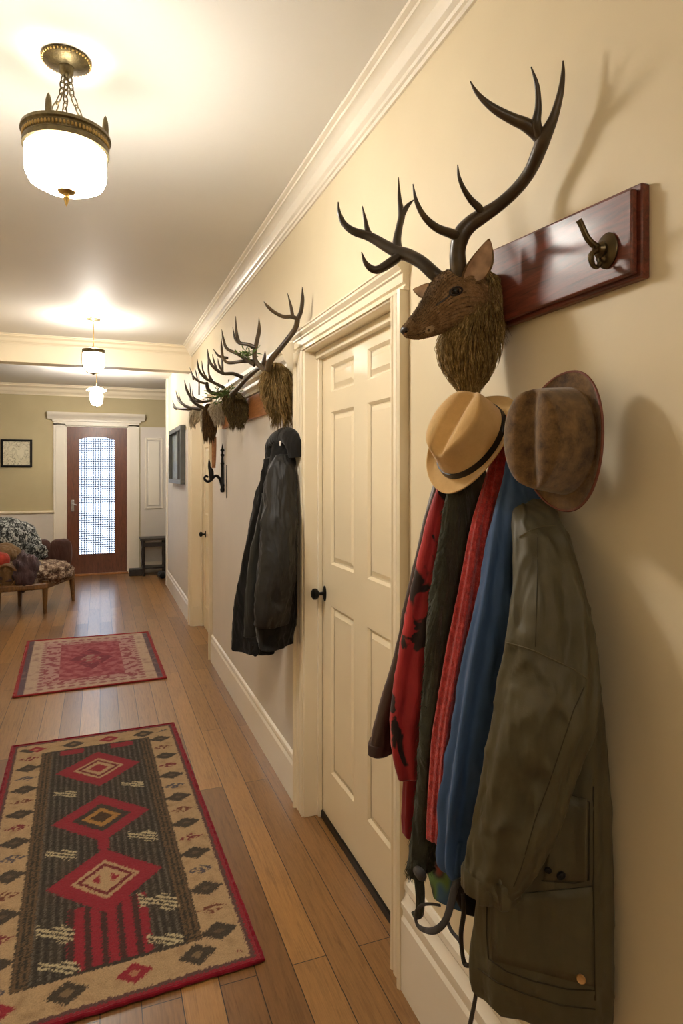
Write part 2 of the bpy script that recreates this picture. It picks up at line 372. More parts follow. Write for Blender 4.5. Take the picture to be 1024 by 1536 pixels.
mb = MB(); mb.box(x0-.02, x1+.02, YE-.03, YE+.14, 0, .028); struct(mb.build('trim_21', M['pine'], bevel=.004))

# ---------------------------------------------------------------- lamps
s = N('lit_opal_glass'); s.col(rgb(255, 250, 238)); s.b.inputs['Emission Color'].default_value = (1, .94, .85, 1)
s.b.inputs['Emission Strength'].default_value = 42; s.set(.3); M['opal'] = s.m
def chain(mb, a, b, n, r=.0021, w=.008):
    a, b = Vector(a), Vector(b); d = (b-a)/n; t = d.normalized(); u = t.orthogonal().normalized(); v = t.cross(u)
    for i in range(n):
        c = a+d*(i+.5); side = u if i % 2 else v
        pts = [c+t*(cos(q)*d.length*.66)+side*(sin(q)*w) for q in [2*pi*k/12 for k in range(13)]]
        mb.sweep(pts, [r]*13, 5)
def bowl_lamp(x, y, label):
    L = empty('pendant_lamp', (x, y, CEIL), label, 'ceiling lamp')
    zr = 2.545
    MB().lathe([(0, CEIL), (.068, CEIL), (.070, CEIL-.006), (.066, CEIL-.012), (.056, CEIL-.016), (.05, CEIL-.020), (.022, CEIL-.026), (.020, CEIL-.045), (.014, CEIL-.052), (0, CEIL-.054)], (x, y, 0), 48).build('canopy', M['bronze'], L)
    mb = MB()
    for k in range(40):
        a = 2*pi*k/40; mb.lathe([(0, .004), (.003, .002), (.003, -.002), (0, -.004)], (x+.0675*cos(a), y+.0675*sin(a), CEIL-.009), 6)
    mb.build('canopy_beads', M['brass'], L)
    mb = MB()
    for k in range(3):
        a = 2*pi*k/3+.5; m = Vector((x+.018*cos(a), y+.018*sin(a), CEIL-.055-.05))
        chain(mb, (x+.010*cos(a), y+.010*sin(a), CEIL-.05), m, 3); chain(mb, m, (x+.085*cos(a), y+.085*sin(a), zr+.012), 5)
    mb.build('chain', M['bronze'], L)
    MB().lathe([(0, zr-.018), (.03, zr-.018), (.104, zr-.024), (.104, zr-.028), (0, zr-.024)], (x, y, 0), 48).build('light_stop_pan', M['bronze'], L)  # hidden disc added to keep the bowl's inner glow off the ceiling
    R = .122
    mb = MB(); mb.lathe([(R-.012, zr+.016), (R+.004, zr+.018), (R+.006, zr+.008), (R, zr+.004), (R-.004, zr-.016), (R, zr-.020), (R+.001, zr-.036), (R-.006, zr-.040), (R-.014, zr-.036), (R-.014, zr+.010), (R-.012, zr+.016)], (x, y, 0), 64, cap=False)
    rim = mb.build('rim', M['bronze'], L)
    mb = MB()
    for k in range(72):
        a = 2*pi*k/72; c = Vector((x+(R-.003)*cos(a), y+(R-.003)*sin(a), zr-.006))
        mb.lathe([(0, .0075), (.0035, .005), (.0045, 0), (.0035, -.005), (0, -.0075)], c, 6)
    mb.build('ornament_band', M['brass'], rim)
    for k in range(4):
        a = pi/2*k-TH; c = Vector((x+(R-.004)*cos(a), y+(R-.004)*sin(a), zr+.016))
        MB().lathe([(0, 0), (.009, 0), (.0095, .016), (.008, .036), (.0045, .050), (.001, .056), (0, .057)], c, 12).build('finial', M['bronze'], rim)
    r2 = R-.008; MB().lathe([(r2-.004, zr-.03), (r2, zr-.036), (r2+.001, zr-.07), (r2, zr-.11), (r2-.010, zr-.132), (r2-.04, zr-.148), (r2-.08, zr-.155), (.01, zr-.157), (0, zr-.157)], (x, y, 0), 64, cap=False).build('glass_bowl', M['opal'], L)
    MB().lathe([(0, zr-.156), (.026, zr-.157), (.022, zr-.162), (.010, zr-.166), (.007, zr-.172), (.010, zr-.178), (.006, zr-.186), (.005, zr-.192), (0, zr-.204)], (x, y, 0), 24).build('bottom_finial', M['brass'], L)
    ld = bpy.data.lights.new('bulb', 'POINT'); ld.energy = E1; ld.color = LC; ld.shadow_soft_size = .03
    lo = bpy.data.objects.new('bulb', ld); COL.objects.link(lo); lo.parent = L; lo.location = (0, 0, zr+.035-CEIL)
    return L
def drum_lamp(x, y, zr, dish, label):
    L = empty('pendant_lamp', (x, y, CEIL), label, 'ceiling lamp')
    MB().lathe([(0, CEIL), (.055, CEIL), (.056, CEIL-.006), (.03, CEIL-.012), (.012, CEIL-.02), (0, CEIL-.022)], (x, y, 0), 32).build('canopy', M['bronze'], L)
    MB().tube([(x, y, CEIL-.01), (x, y, zr)], .004, 8, 1).build('rod', M['brass'], L)
    r = .086 if not dish else .075
    if dish: MB().lathe([(0, zr+.05), (.03, zr+.045), (.10, zr+.012), (.115, zr), (.10, zr-.004), (0, zr-.004)], (x, y, 0), 32).build('glass_dish', M['opal'], L)
    MB().lathe([(.0, zr+.03), (.012, zr+.028), (.016, zr+.01), (r-.004, zr+.004), (r+.002, zr+.002), (r+.002, zr-.026), (r-.004, zr-.028), (0, zr-.026)] if not dish else [(0, zr-.004), (r+.004, zr-.004), (r+.004, zr-.014), (0, zr-.014)], (x, y, 0), 40).build('rim', M['bronze'], L)
    MB().lathe([(r-.003, zr-.026), (r, zr-.05), (r-.001, zr-.11), (r-.010, zr-.15), (r-.03, zr-.178), (0, zr-.186)], (x, y, 0), 40, cap=False).build('glass_bowl', M['opal2'], L)
    mb = MB()
    for k in range(6):
        a = 2*pi*k/6+.3; pts = [Vector((x+q*cos(a), y+q*sin(a), z)) for q, z in ((r+.002, zr-.025), (r+.003, zr-.11), (r-.006, zr-.15), (r-.028, zr-.181), (.012, zr-.192))]
        mb.tube(pts, .004, 6, 3)
    mb.lathe([(0, zr-.186), (.018, zr-.187), (.012, zr-.198), (0, zr-.206)], (x, y, 0), 16)
    mb.build('cage', M['bronze'], L)
    ld = bpy.data.lights.new('bulb', 'POINT'); ld.energy = E2; ld.color = LC; ld.shadow_soft_size = .03
    lo = bpy.data.objects.new('bulb', ld); COL.objects.link(lo); lo.parent = L; lo.location = (0, 0, zr+.09-CEIL)
LC = (1, .94, .86); E1 = 1.6; E2 = 8
M['opal2'] = M['opal'].copy(); M['opal2'].name = 'lit_opal_glass_small'; M['opal2'].node_tree.nodes['Principled BSDF'].inputs['Emission Strength'].default_value = 12
bowl_lamp(-.095, 2.09, 'large white glass bowl lamp hanging on brass chains, nearest the camera')
E2 = 5
drum_lamp(-.09, -1.35, 2.535, False, 'added fill lamp, a caged glass drum on a rod, unseen behind the viewer')  # extra lamp put in as fill for the near coats and deer face
E2 = 10
drum_lamp(-.05, 5.58, 2.535, False, 'small caged glass drum lamp on a rod just before the white beam')
E2 = 22
drum_lamp(-.04, 8.2, 2.515, True, 'small glass lamp with a dish above it, beyond the beam near the front door')

# ---------------------------------------------------------------- camera, world, light
cd = bpy.data.cameras.new('camera'); cam = bpy.data.objects.new('camera', cd); COL.objects.link(cam)
cam.location = ORG; cam.rotation_euler = (pi/2, 0, -TH); cd.lens = F*36/1536; cd.sensor_width = 36; cd.shift_y = -61/1536; cd.clip_start = .02
scene.camera = cam
w = bpy.data.worlds.new('daylight'); scene.world = w; w.use_nodes = True
w.node_tree.nodes['Background'].inputs[0].default_value = (.62, .78, 1, 1); w.node_tree.nodes['Background'].inputs[1].default_value = 2.6
pl = bpy.data.lights.new('door_portal', 'AREA'); pl.shape = 'RECTANGLE'; pl.size = .5; pl.size_y = 1.76; pl.cycles.is_portal = True
po = bpy.data.objects.new('door_portal', pl); COL.objects.link(po); po.location = (-.04, YE+.2, 1.18); po.rotation_euler = (-pi/2, 0, 0)
scene.view_settings.view_transform = 'Standard'; scene.view_settings.look = 'None'; scene.view_settings.gamma = 1
scene.view_settings.exposure = 1.27
# ---------------------------------------------------------------- near board with hook
def spin(y, x, X): # y position on plane X for pixel column
    return X/math.tan(math.atan((x-512)/F)+TH)
mb = MB(); YA, YZ = .815, 1.27
def board(mb, x0, x1, ya, yz, za0, zz0, za1, zz1, e=0):
    v = [(x, y, z) for x in (x0, x1) for (y, z) in ((ya, za0), (yz, zz0), (yz, zz1), (ya, za1))]
    mb.add(v, [(0, 1, 2, 3), (4, 7, 6, 5), (0, 4, 5, 1), (1, 5, 6, 2), (2, 6, 7, 3), (3, 7, 4, 0)])
board(mb, XW-.018, XW, YA-.008, YZ+.008, 1.863, 1.863, 2.022, 2.052)
board(mb, XW-.032, XW-.018, YA, YZ, 1.871, 1.871, 2.013, 2.044)
bd = mb.build('coat_rack_board', M['mahogany'], bevel=.003)
tag(bd, 'dark reddish mahogany board on the wall to the right of the large deer head', 'coat rack')
hk = empty('coat_hook', (XW-.032, .90, 1.94), 'bronze coat hook near the right end of the mahogany board', 'hook')
kx = XW-.032; R90 = Matrix.Rotation(-pi/2, 4, 'Y')
HY, HZ = .868, 1.925
MB().lathe([(0, 0), (.024, 0), (.025, .003), (.022, .007), (.016, .009), (.012, .012), (0, .013)], (kx, HY, HZ), 32, R90 @ Matrix.Diagonal((1.25, 1, 1, 1))).build('base_plate', M['hookmetal'], hk)
mb = MB(); mb.lathe([(0, .01), (.013, .011), (.014, .018), (.010, .024), (.0, .026)], (kx, HY, HZ), 20, R90)
mb.tube([(kx-.015, HY, HZ+.004), (kx-.03, HY, HZ+.006), (kx-.042, HY+.003, HZ+.018), (kx-.052, HY+.005, HZ+.038), (kx-.058, HY+.006, HZ+.048)], [.006, .006, .0055, .005, .0055], 10)
mb.tube([(kx-.015, HY, HZ), (kx-.028, HY, HZ-.004), (kx-.038, HY, HZ-.014), (kx-.034, HY, HZ-.028), (kx-.024, HY, HZ-.031), (kx-.017, HY, HZ-.024)], [.0055, .005, .0045, .004, .004, .0045], 10)
mb.build('hook_arm', M['hookmetal'], hk)
mb = MB(); pts = [Vector((kx-.026+.016*cos(q)*.8, HY+.012*cos(q)*.5, HZ-.014+.018*sin(q))) for q in [2*pi*k/24 for k in range(25)]]
mb.sweep(pts, [.0022]*25, 6); mb.build('ring', M['hookmetal'], hk)

# ---------------------------------------------------------------- deer head
def antler(name, beams, parent, mat=None, k=1.0, seg=12, sub=5):
    mb = MB()
    for b in beams:
        pts = [U(p[0], p[1], Y=p[2]) for p in b]; mb.tube(pts, [p[3]*k for p in b], seg, sub)
    return mb.build(name, mat or M['antler'], parent)
Y0 = 1.215
deer = empty('deer_head_trophy', (XW-.03, Y0, 1.93), 'large antlered deer head with shaggy neck at the left end of the mahogany board', 'deer head')
prof = [((602, 494), (604, 500), .007), ((604, 490), (609, 505), .012), ((611, 482), (620, 508), .0165), ((620, 472), (634, 507), .019), ((629, 459), (649, 504), .023),
        ((638, 444), (662, 500), .030), ((648, 425), (676, 498), .040), ((660, 411), (692, 498), .045), ((678, 404), (708, 500), .046), ((698, 406), (722, 505), .047), ((722, 420), (732, 500), .040), ((745, 432), (748, 500), .038)]
pp = [tuple(U(t[0], t[1], Y=Y0))+tuple(U(b[0], b[1], Y=Y0)) for t, b, w_ in prof]
tops, _ = spline([Vector(p[:3]) for p in pp], [1]*len(pp), 4); bots, W_ = spline([Vector(p[3:]) for p in pp], [q[2] for q in prof], 4)
rs = []; NS = 48
eyeP = U(681, 438, Y=Y0)
for i in range(len(tops)):
    c = (tops[i]+bots[i])/2; h = (tops[i]-bots[i])/2; ring = []
    t = i/(len(tops)-1)
    for k in range(NS):
        a = 2*pi*k/NS; ca, sa = cos(a), sin(a)
        wy = W_[i]*(1+.10*sa)*(abs(ca)**.85)*(1 if ca > 0 else -1)
        p = c+h*(abs(sa)**.9*(1 if sa > 0 else -1))+Vector((0, wy, 0))
        side = 1 if p.y > Y0 else -1
        e = Vector((eyeP.x, Y0+side*W_[i]*.95, eyeP.z)); d = (Vector((p.x, 0, p.z))-Vector((e.x, 0, e.z)))
        g = exp(-(d.length/.011)**2)*abs(ca)
        p.y -= side*.007*g                                     # socket
        br = exp(-(((p.x-e.x)/.014)**2+((p.z-e.z-.017)/.007)**2))*abs(ca); p.y += side*.005*br   # brow
        ck = exp(-(((p.x-e.x+.006)/.03)**2+((p.z-e.z+.024)/.014)**2))*abs(ca); p.y += side*.003*ck
        n_ = noise.noise(p*60)*.0012+noise.noise(p*160)*.0006; p += (p-c).normalized()*n_
        ring.append(p)
    rs.append(ring)
head = MB().rings(rs).build('head', M['deer'], deer, angle=180)
def bvh(o): 
    me = o.data; mw = Matrix.Translation(o.parent.location if o.parent else Vector()) @ (o.matrix_parent_inverse if o.parent else Matrix())
    return BVHTree.FromPolygons([mw @ v.co for v in me.vertices], [tuple(p.vertices) for p in me.polygons])
def hit(tree, px, py):
    h = tree.ray_cast(ORG, ray(px, py).normalized()); return (h[0], h[1]) if h[0] is not None else None
hb = bvh(head)
ep, en = hit(hb, 683, 437)
for side in (1, -1):
    c = Vector(ep); 
    if side < 0: c = Vector((c.x, 2*Y0-c.y, c.z))
    c.y += .004*(1 if c.y < Y0 else -1)
    MB().lathe([(.0105*sin(pi*k/10), -.0105*cos(pi*k/10)) for k in range(11)], c, 20).build('eye', M['eye'], deer)
    mb = MB(); sg = -1 if c.y < Y0 else 1
    pts = [Vector((c.x+.014*cos(q), c.y+sg*(.0055+.0015*cos(q)), c.z+.0082*sin(q)+.004*cos(q))) for q in [2*pi*k/20 for k in range(21)]]
    mb.sweep(pts, [.0026]*21, 6); mb.build('eyelid', M['nose'], deer)
def patch(name, px, py, r, mat, flat=.25, stretch=1.6, rot=0):
    p, nn = hit(hb, px, py); nn = nn.normalized()
    if nn.dot(ray(px, py)) > 0: nn = -nn
    u = Vector((0, 0, 1)).cross(nn).normalized(); v = nn.cross(u); u, v = u*cos(rot)+v*sin(rot), -u*sin(rot)+v*cos(rot)
    m = Matrix((u*stretch, v, nn*flat)).transposed().to_4x4()
    return MB().lathe([(r*sin(pi*k/8), -r*cos(pi*k/8)) for k in range(9)], p, 18, m).build(name, mat, deer)
patch('lip_patch', 644, 494, .0085, M['lipfur'], .22, 1.5, .5); patch('mouth_corner', 642, 495, .004, M['nose'], .55, 1.5, .5)
np_ = U(605, 496, Y=Y0)
MB().lathe([(.0125*sin(pi*k/8), -.0115*cos(pi*k/8)) for k in range(9)], np_+Vector((.004, 0, .001)), 20, Matrix.Diagonal((.8, 1.15, .8, 1))).build('nose', M['nose'], deer)
patch('nostril', 609, 497, .0028, M['eye'], .5, 1.5, .6)
def ear(base, tip, side, W, cup, name_='ear', inner=True):
    base, tip, side = Vector(base), Vector(tip), Vector(side).normalized(); ax = tip-base; nrm = ax.normalized().cross(side).normalized()
    if nrm.dot(FW) > 0: nrm = -nrm
    for nm, off, sc, mt in (('ear', 0, 1, M['deer']), ('inner_ear', .0018, .84, M['earin'])):
        if nm == 'inner_ear' and not inner: continue
        A = []; nt, ns_ = 18, 12
        def P(t, s_):
            t2 = t if nm == 'ear' else .08+t*.86
            w = W*(sin(pi*min(1, t2**.7*.97+.02))**.75)*(1-.25*t2)+.004*(1-t2); w *= sc
            return base+ax*t2+side*(s_*w)+nrm*(cup*(s_*s_-.35)*w/W*sin(pi*min(1, .25+t2*.7))+off)
        f = [[P(i/nt, -1+2*j/ns_) for j in range(ns_+1)] for i in range(nt+1)]
        th = .0022
        mb = MB(); rr = []
        for i in range(nt+1):
            rr.append(f[i]+[q-nrm*th for q in reversed(f[i])])
        mb.rings(rr); mb.build(nm if nm == 'ear' else 'inner_ear', mt, deer if nm == 'ear' else eo, angle=60)
        if nm == 'ear': eo = bpy.context.scene.objects[mb_last()]
def mb_last(): return list(COL.objects)[-1].name
ear(U(706, 428, Y=Y0-.042), U(733, 358, Y=Y0-.058), RT*.95+Vector((0, 0, .12)), .031, .020)
ear(U(650, 440, Y=Y0+.040), U(619, 434, Y=Y0+.085), Vector((0, 0, 1))*.9+RT*.45, .0175, .010)
# antlers
near = [
 [(689, 424, Y0-.026, .012), (687, 400, Y0-.030, .0145), (686, 376, Y0-.036, .0135), (692, 352, Y0-.045, .0150), (704, 337, Y0-.055, .0140), (718, 327, Y0-.068, .0135), (746, 309, Y0-.095, .0110), (774, 284, Y0-.13, .0105), (795, 256, Y0-.165, .0105), (809, 224, Y0-.195, .0115), (817, 204, Y0-.21, .0110), (830, 176, Y0-.23, .0075), (840, 140, Y0-.245, .0052), (844, 110, Y0-.25, .0032), (844, 91, Y0-.252, .0010)],
 [(814, 216, Y0-.203, .0095), (806, 200, Y0-.20, .0115), (788, 187, Y0-.195, .0100), (770, 179, Y0-.19, .0085), (747, 167, Y0-.18, .0070), (728, 153, Y0-.172, .0050), (714, 138, Y0-.166, .0032), (705, 122, Y0-.16, .0009)],
 [(808, 202, Y0-.205, .0080), (804, 184, Y0-.212, .0075), (807, 160, Y0-.22, .0052), (805, 128, Y0-.228, .0036), (796, 100, Y0-.232, .0009)],
 [(692, 358, Y0-.042, .0085), (678, 351, Y0-.05, .0082), (655, 342, Y0-.06, .0068), (636, 325, Y0-.068, .0052), (624, 302, Y0-.074, .0035), (619, 276, Y0-.078, .0008)],
 [(721, 330, Y0-.07, .0085), (719, 314, Y0-.08, .0070), (706, 300, Y0-.088, .0055), (695, 283, Y0-.094, .0042), (688, 265, Y0-.098, .0028), (686, 247, Y0-.10, .0008)]]
far = [
 [(668, 424, Y0+.022, .0115), (651, 411, Y0+.032, .0125), (632, 394, Y0+.055, .0120), (612, 383, Y0+.085, .0120), (598, 379, Y0+.105, .0120), (580, 370, Y0+.13, .0105), (554, 355, Y0+.165, .0090), (530, 347, Y0+.19, .0075), (516, 336, Y0+.205, .0058), (509, 320, Y0+.212, .0038), (507, 303, Y0+.215, .0010)],
 [(600, 383, Y0+.10, .0085), (585, 394, Y0+.105, .0090), (564, 405, Y0+.11, .0075), (549, 396, Y0+.118, .0050), (542, 378, Y0+.122, .0009)],
 [(557, 357, Y0+.162, .0070), (551, 346, Y0+.168, .0055), (547, 328, Y0+.174, .0036), (543, 309, Y0+.178, .0008)],
 [(596, 377, Y0+.108, .0100), (595, 360, Y0+.12, .0080), (599, 338, Y0+.13, .0066), (602, 322, Y0+.138, .0068), (599, 300, Y0+.146, .0042), (597, 266, Y0+.155, .0008)],
 [(602, 324, Y0+.137, .0062), (610, 310, Y0+.13, .0045), (620, 300, Y0+.125, .0010)]]
antler('antler', near, deer, k=1.25); antler('antler', far, deer, k=1.25)
def strands(name, mat, parent, levels, n, seed, lmin, lmax, rad, core_mat=None, top_bias=1.0, out=.006, nseg=5):
    """levels: list of (z, cx, cy, a, b) from top to bottom. hair hangs down the surface."""
    rnd = random.Random(seed); zs = [l[0] for l in levels]
    def at(z):
        z = max(zs[-1], min(zs[0], z))
        for i in range(len(levels)-1):
            if zs[i] >= z >= zs[i+1]:
                t = (zs[i]-z)/(zs[i]-zs[i+1]+1e-9); return [levels[i][q]+(levels[i+1][q]-levels[i][q])*t for q in range(1, 5)]
        return list(levels[-1][1:])
    mb = MB(); rr = []
    for i in range(24):
        z = zs[0]+(zs[-1]-zs[0])*i/23*.93; cx, cy, a, b = at(z); rr.append([Vector((cx+a*.9*cos(2*pi*k/24), cy+b*.9*sin(2*pi*k/24), z)) for k in range(24)])
    mb.rings(rr)
    for _ in range(n):
        t = rnd.random()**top_bias; z0 = zs[0]+(zs[-1]-zs[0])*t*.93; ph = rnd.uniform(0, 2*pi); L = rnd.uniform(lmin, lmax)
        clump = noise.noise(Vector((cos(ph)*2.2, sin(ph)*2.2, z0*9)))
        ph1 = ph+.22*clump+rnd.uniform(-.06, .06); o0 = rnd.uniform(.92, 1.02); o1 = out*rnd.uniform(.2, 1.4)+out*.8*clump
        P = []; R = []
        for j in range(nseg+1):
            u = j/nseg; z = z0-L*u; cx, cy, a, b = at(z); pa = ph+(ph1-ph)*u; ex = o1*sin(u*pi*.6)
            P.append(Vector((cx+(a*o0+ex)*cos(pa), cy+(b*o0+ex)*sin(pa), z))); R.append(rad*(1-u**2*.92))
        mb.sweep(P, R, 3)
    return mb.build(name, mat, parent, angle=180)
def lev(rows, Yc, ka=.95, kb=.85, dx=0):
    o = []
    for py, xl, xr in rows:
        c = U((xl+xr)/2, py, Y=Yc); h = (xr-xl)/2*depth(c)/F; o.append((c.z, c.x+dx, Yc, h*ka, h*kb))
    return o
strands('neck_ruff', M['ruff'], deer, lev([(408, 704, 736), (425, 696, 744), (445, 690, 745), (470, 682, 746), (497, 668, 745), (522, 660, 742), (545, 667, 738), (562, 677, 730), (578, 690, 716), (590, 699, 706)], Y0), 5200, 3, .028, .07, .0014, out=.012)
rnd = random.Random(9); mb = MB()
for _ in range(7000):
    i = rnd.randrange(3, len(rs)-2); k = rnd.randrange(NS); p = rs[i][k]; c = sum(rs[i], Vector())/NS; o = (p-c).normalized()
    back = (rs[i+1][k]-p).normalized(); t = i/(len(rs)-1)
    L = .006+.003*rnd.random()+(.03*max(0, (t-.62))/.38)*rnd.random()*1.5; dwn = Vector((0, 0, -1))*max(0, (t-.5))*1.6
    if (p-eyeP-Vector((0, p.y-eyeP.y, 0))).length < .012: continue
    q = p+(back+dwn).normalized()*L*.5+o*.0016; q2 = p+(back+dwn*1.5).normalized()*L+o*.0012
    mb.sweep([p, q, q2], [.0005+.0005*max(0, t-.6), .0004+.0004*max(0, t-.6), .0001], 3)
mb.build('short_fur', M['deerhair'], head, angle=180)
# back plaque stub joins the neck to board

rnd = random.Random(19); mb = MB()
for _ in range(2600):
    i = rnd.randrange(int(len(rs)*.22), int(len(rs)*.68)); t = i/(len(rs)-1); q = rnd.gauss(.25, .16+.25*max(0, t-.4)); k = int(q*NS) % NS; p = rs[i][k]; c = sum(rs[i], Vector())/NS; o = (p-c).normalized()
    if abs(p.x-eyeP.x) < .014 and abs(p.z-eyeP.z) < .009: continue
    L = rnd.uniform(.004, .010)*(.5+t); d = (rs[i+1][k]-p).normalized()+Vector((rnd.uniform(-.6, .6), rnd.uniform(-.6, .6), rnd.uniform(-.4, .4)))
    mb.sweep([p, p+d*L*.4+o*.0022, p+d*L*.8+o*.001], [.0007, .0006, .0002], 3)
mb.build('forehead_hair', M['browhair'], head, angle=180)
class _S: pass
def skin_line(pts, r, name):
    W = []
    for a, b in zip(pts[:-1], pts[1:]):
        for k in range(6):
            h = hit(hb, a[0]+(b[0]-a[0])*k/6, a[1]+(b[1]-a[1])*k/6)
            if h: W.append(h[0])
    MB().sweep(W, [r*(1 if 0 < i < len(W)-1 else .4) for i in range(len(W))], 6).build(name, M['nose'], head)
skin_line([(675, 442), (667, 449), (658, 455), (652, 459)], .0022, 'tear_duct')
skin_line([(609, 503), (618, 503), (630, 501), (640, 496)], .0010, 'mouth_line')

# ---------------------------------------------------------------- hats
def hat(name, C, n, pa, pb, kb, crown_k, Hc, mat, label, band=None, edge=None, curl=.02, dent=.022, flip=1, taper=.84, pinch=.012):
    C = Vector(C); n = Vector(n).normalized()
    def onp(p):
        d = ray(*p); return ORG+d*((C-ORG).dot(n)/d.dot(n))
    A, B = onp(pa), onp(pb); c = (A+B)/2; a = (A-B).length/2; xh = (B-A).normalized()*flip; xh = (xh-n*xh.dot(n)).normalized(); yh = n.cross(xh)
    b = a*kb; ca, cb = a*crown_k, b*crown_k*.98
    def W(x, y, z): return c+xh*x+yh*y+n*z
    NS = 96; rings = []
    def crown_z(x, y, s_):
        z = Hc*(1-.10*s_**2.5)
        z -= dent*exp(-(y/(cb*.30))**2)*(1-.25*(x/ca)**2)*(1 if s_ < .98 else .75)
        return z-.006*(x/ca)
    def ring(rx, ry, fz, fx=None):
        o = []
        for k in range(NS):
            q = 2*pi*k/NS; x, y = rx*cos(q), ry*sin(q)
            if fx: x, y = fx(x, y, q)
            o.append(W(x, y, fz(x, y, q)))
        return o
    for i in range(1, 13):
        s_ = i/12; tp = taper
        rings.append(ring(ca*tp*s_, cb*tp*s_, lambda x, y, q, s_=s_: crown_z(x, y, s_)))
    for i in range(1, 15):
        u = i/14; k = taper+(1-taper)*(u**.8)
        def fx(x, y, q, u=u):
            pz = pinch*exp(-((x/ca-.62)/.25)**2)*sin(pi*min(1, (1-u)*1.0))*abs(sin(q)); return x, y-math.copysign(pz, y)
        rings.append(ring(ca*k, cb*k, lambda x, y, q, u=u: (crown_z(x, y, 1.0))*(1-u)**1.0+0.001*u if u < 1 else 0.0, fx))
    nb = 14
    for i in range(1, nb+1):
        u = i/nb
        rings.append(ring(ca+(a-ca)*u, cb+(b-cb)*u, lambda x, y, q, u=u: curl*(u**1.8)*(abs(sin(q))**1.6)-.35*curl*u*abs(cos(q))**2))
    root = empty(name, c, label, 'hat')
    mb = MB(); mb.rings(rings, True, False); o = mb.build('felt_body', mat, root, angle=180)
    sm = o.modifiers.new('thick', 'SOLIDIFY'); sm.thickness = .0028; sm.offset = 0
    if band:
        rr = []
        for z, off in ((.001, .0005), (.001, .0025), (.015, .0022), (.015, .0002)):
            kk = 1-(1-taper)*((z/Hc)**1.2)
            rr.append(ring((ca*kk+off+.0012), (cb*kk+off+.0012), lambda x, y, q, z=z: z))
        rr.append(rr[0]); MB().rings(rr, False, False).build('hat_band', band, root, angle=50)
        mb = MB(); q = band_q; x, y = (ca+.004)*cos(q), (cb+.004)*sin(q); pts = []
        for k in range(9):
            qq = q-.28+.07*k; pts.append(W((ca+.0045)*cos(qq), (cb+.0045)*sin(qq), .006+.0035*math.sin(k*.6)))
        mb.tube(pts, .0042, 6, 2, .35)
        mb.build('band_knot', band, root)
    if edge:
        pts = [Vector(p) for p in rings[-1]]; pts.append(pts[0]); MB().sweep(pts, [.0026]*len(pts), 6).build('brim_binding', edge, root)
    return root
def felt(name, c1, c2, ns=26):
    s = N(name); v = s.coord(); s.col(s.ramp(s.noise(v, ns, 7, .72), [(.32, c1), (.66, c2)]))
    s.bump(s.noise(v, 520, 3, .8), .35, .002); s.set(.85, **{'Sheen Weight': .35, 'Specular IOR Level': .2}); return s.m
M['tanfelt'] = felt('tan_felt', rgb(192, 152, 94), rgb(220, 182, 122), 6)
M['brownfelt'] = felt('mottled_brown_felt', rgb(66, 46, 28), rgb(128, 98, 60), 40)
M['bandblack'] = plain('black_band', rgb(24, 20, 20), .4, var=.1, bump=.2, bscale=400)
M['redbind'] = plain('red_brown_binding', rgb(112, 58, 40), .6, var=.2, nscale=200, bump=.5, bscale=400)
M['darkbind'] = plain('dark_tan_edge', rgb(96, 64, 34), .6, var=.2)
band_q = 2.2
hat('fedora_hat', (.735, 1.13, 1.585), (-.74, -.30, .52), (752, 592), (662, 737), .76, .72, .090, M['tanfelt'], 'tan fedora with a thin black band, hanging above the red and black coats', band=M['bandblack'], curl=.018, dent=.026, flip=1)
hat('brown_hat', (.785, .93, 1.60), (-1, -.22, .02), (854, 557), (844, 766), .68, .76, .110, M['brownfelt'], 'mottled brown felt hat with a rust coloured brim edge, hanging above the olive coat', edge=M['redbind'], curl=.018, dent=.022, flip=1, taper=.88, pinch=.004)
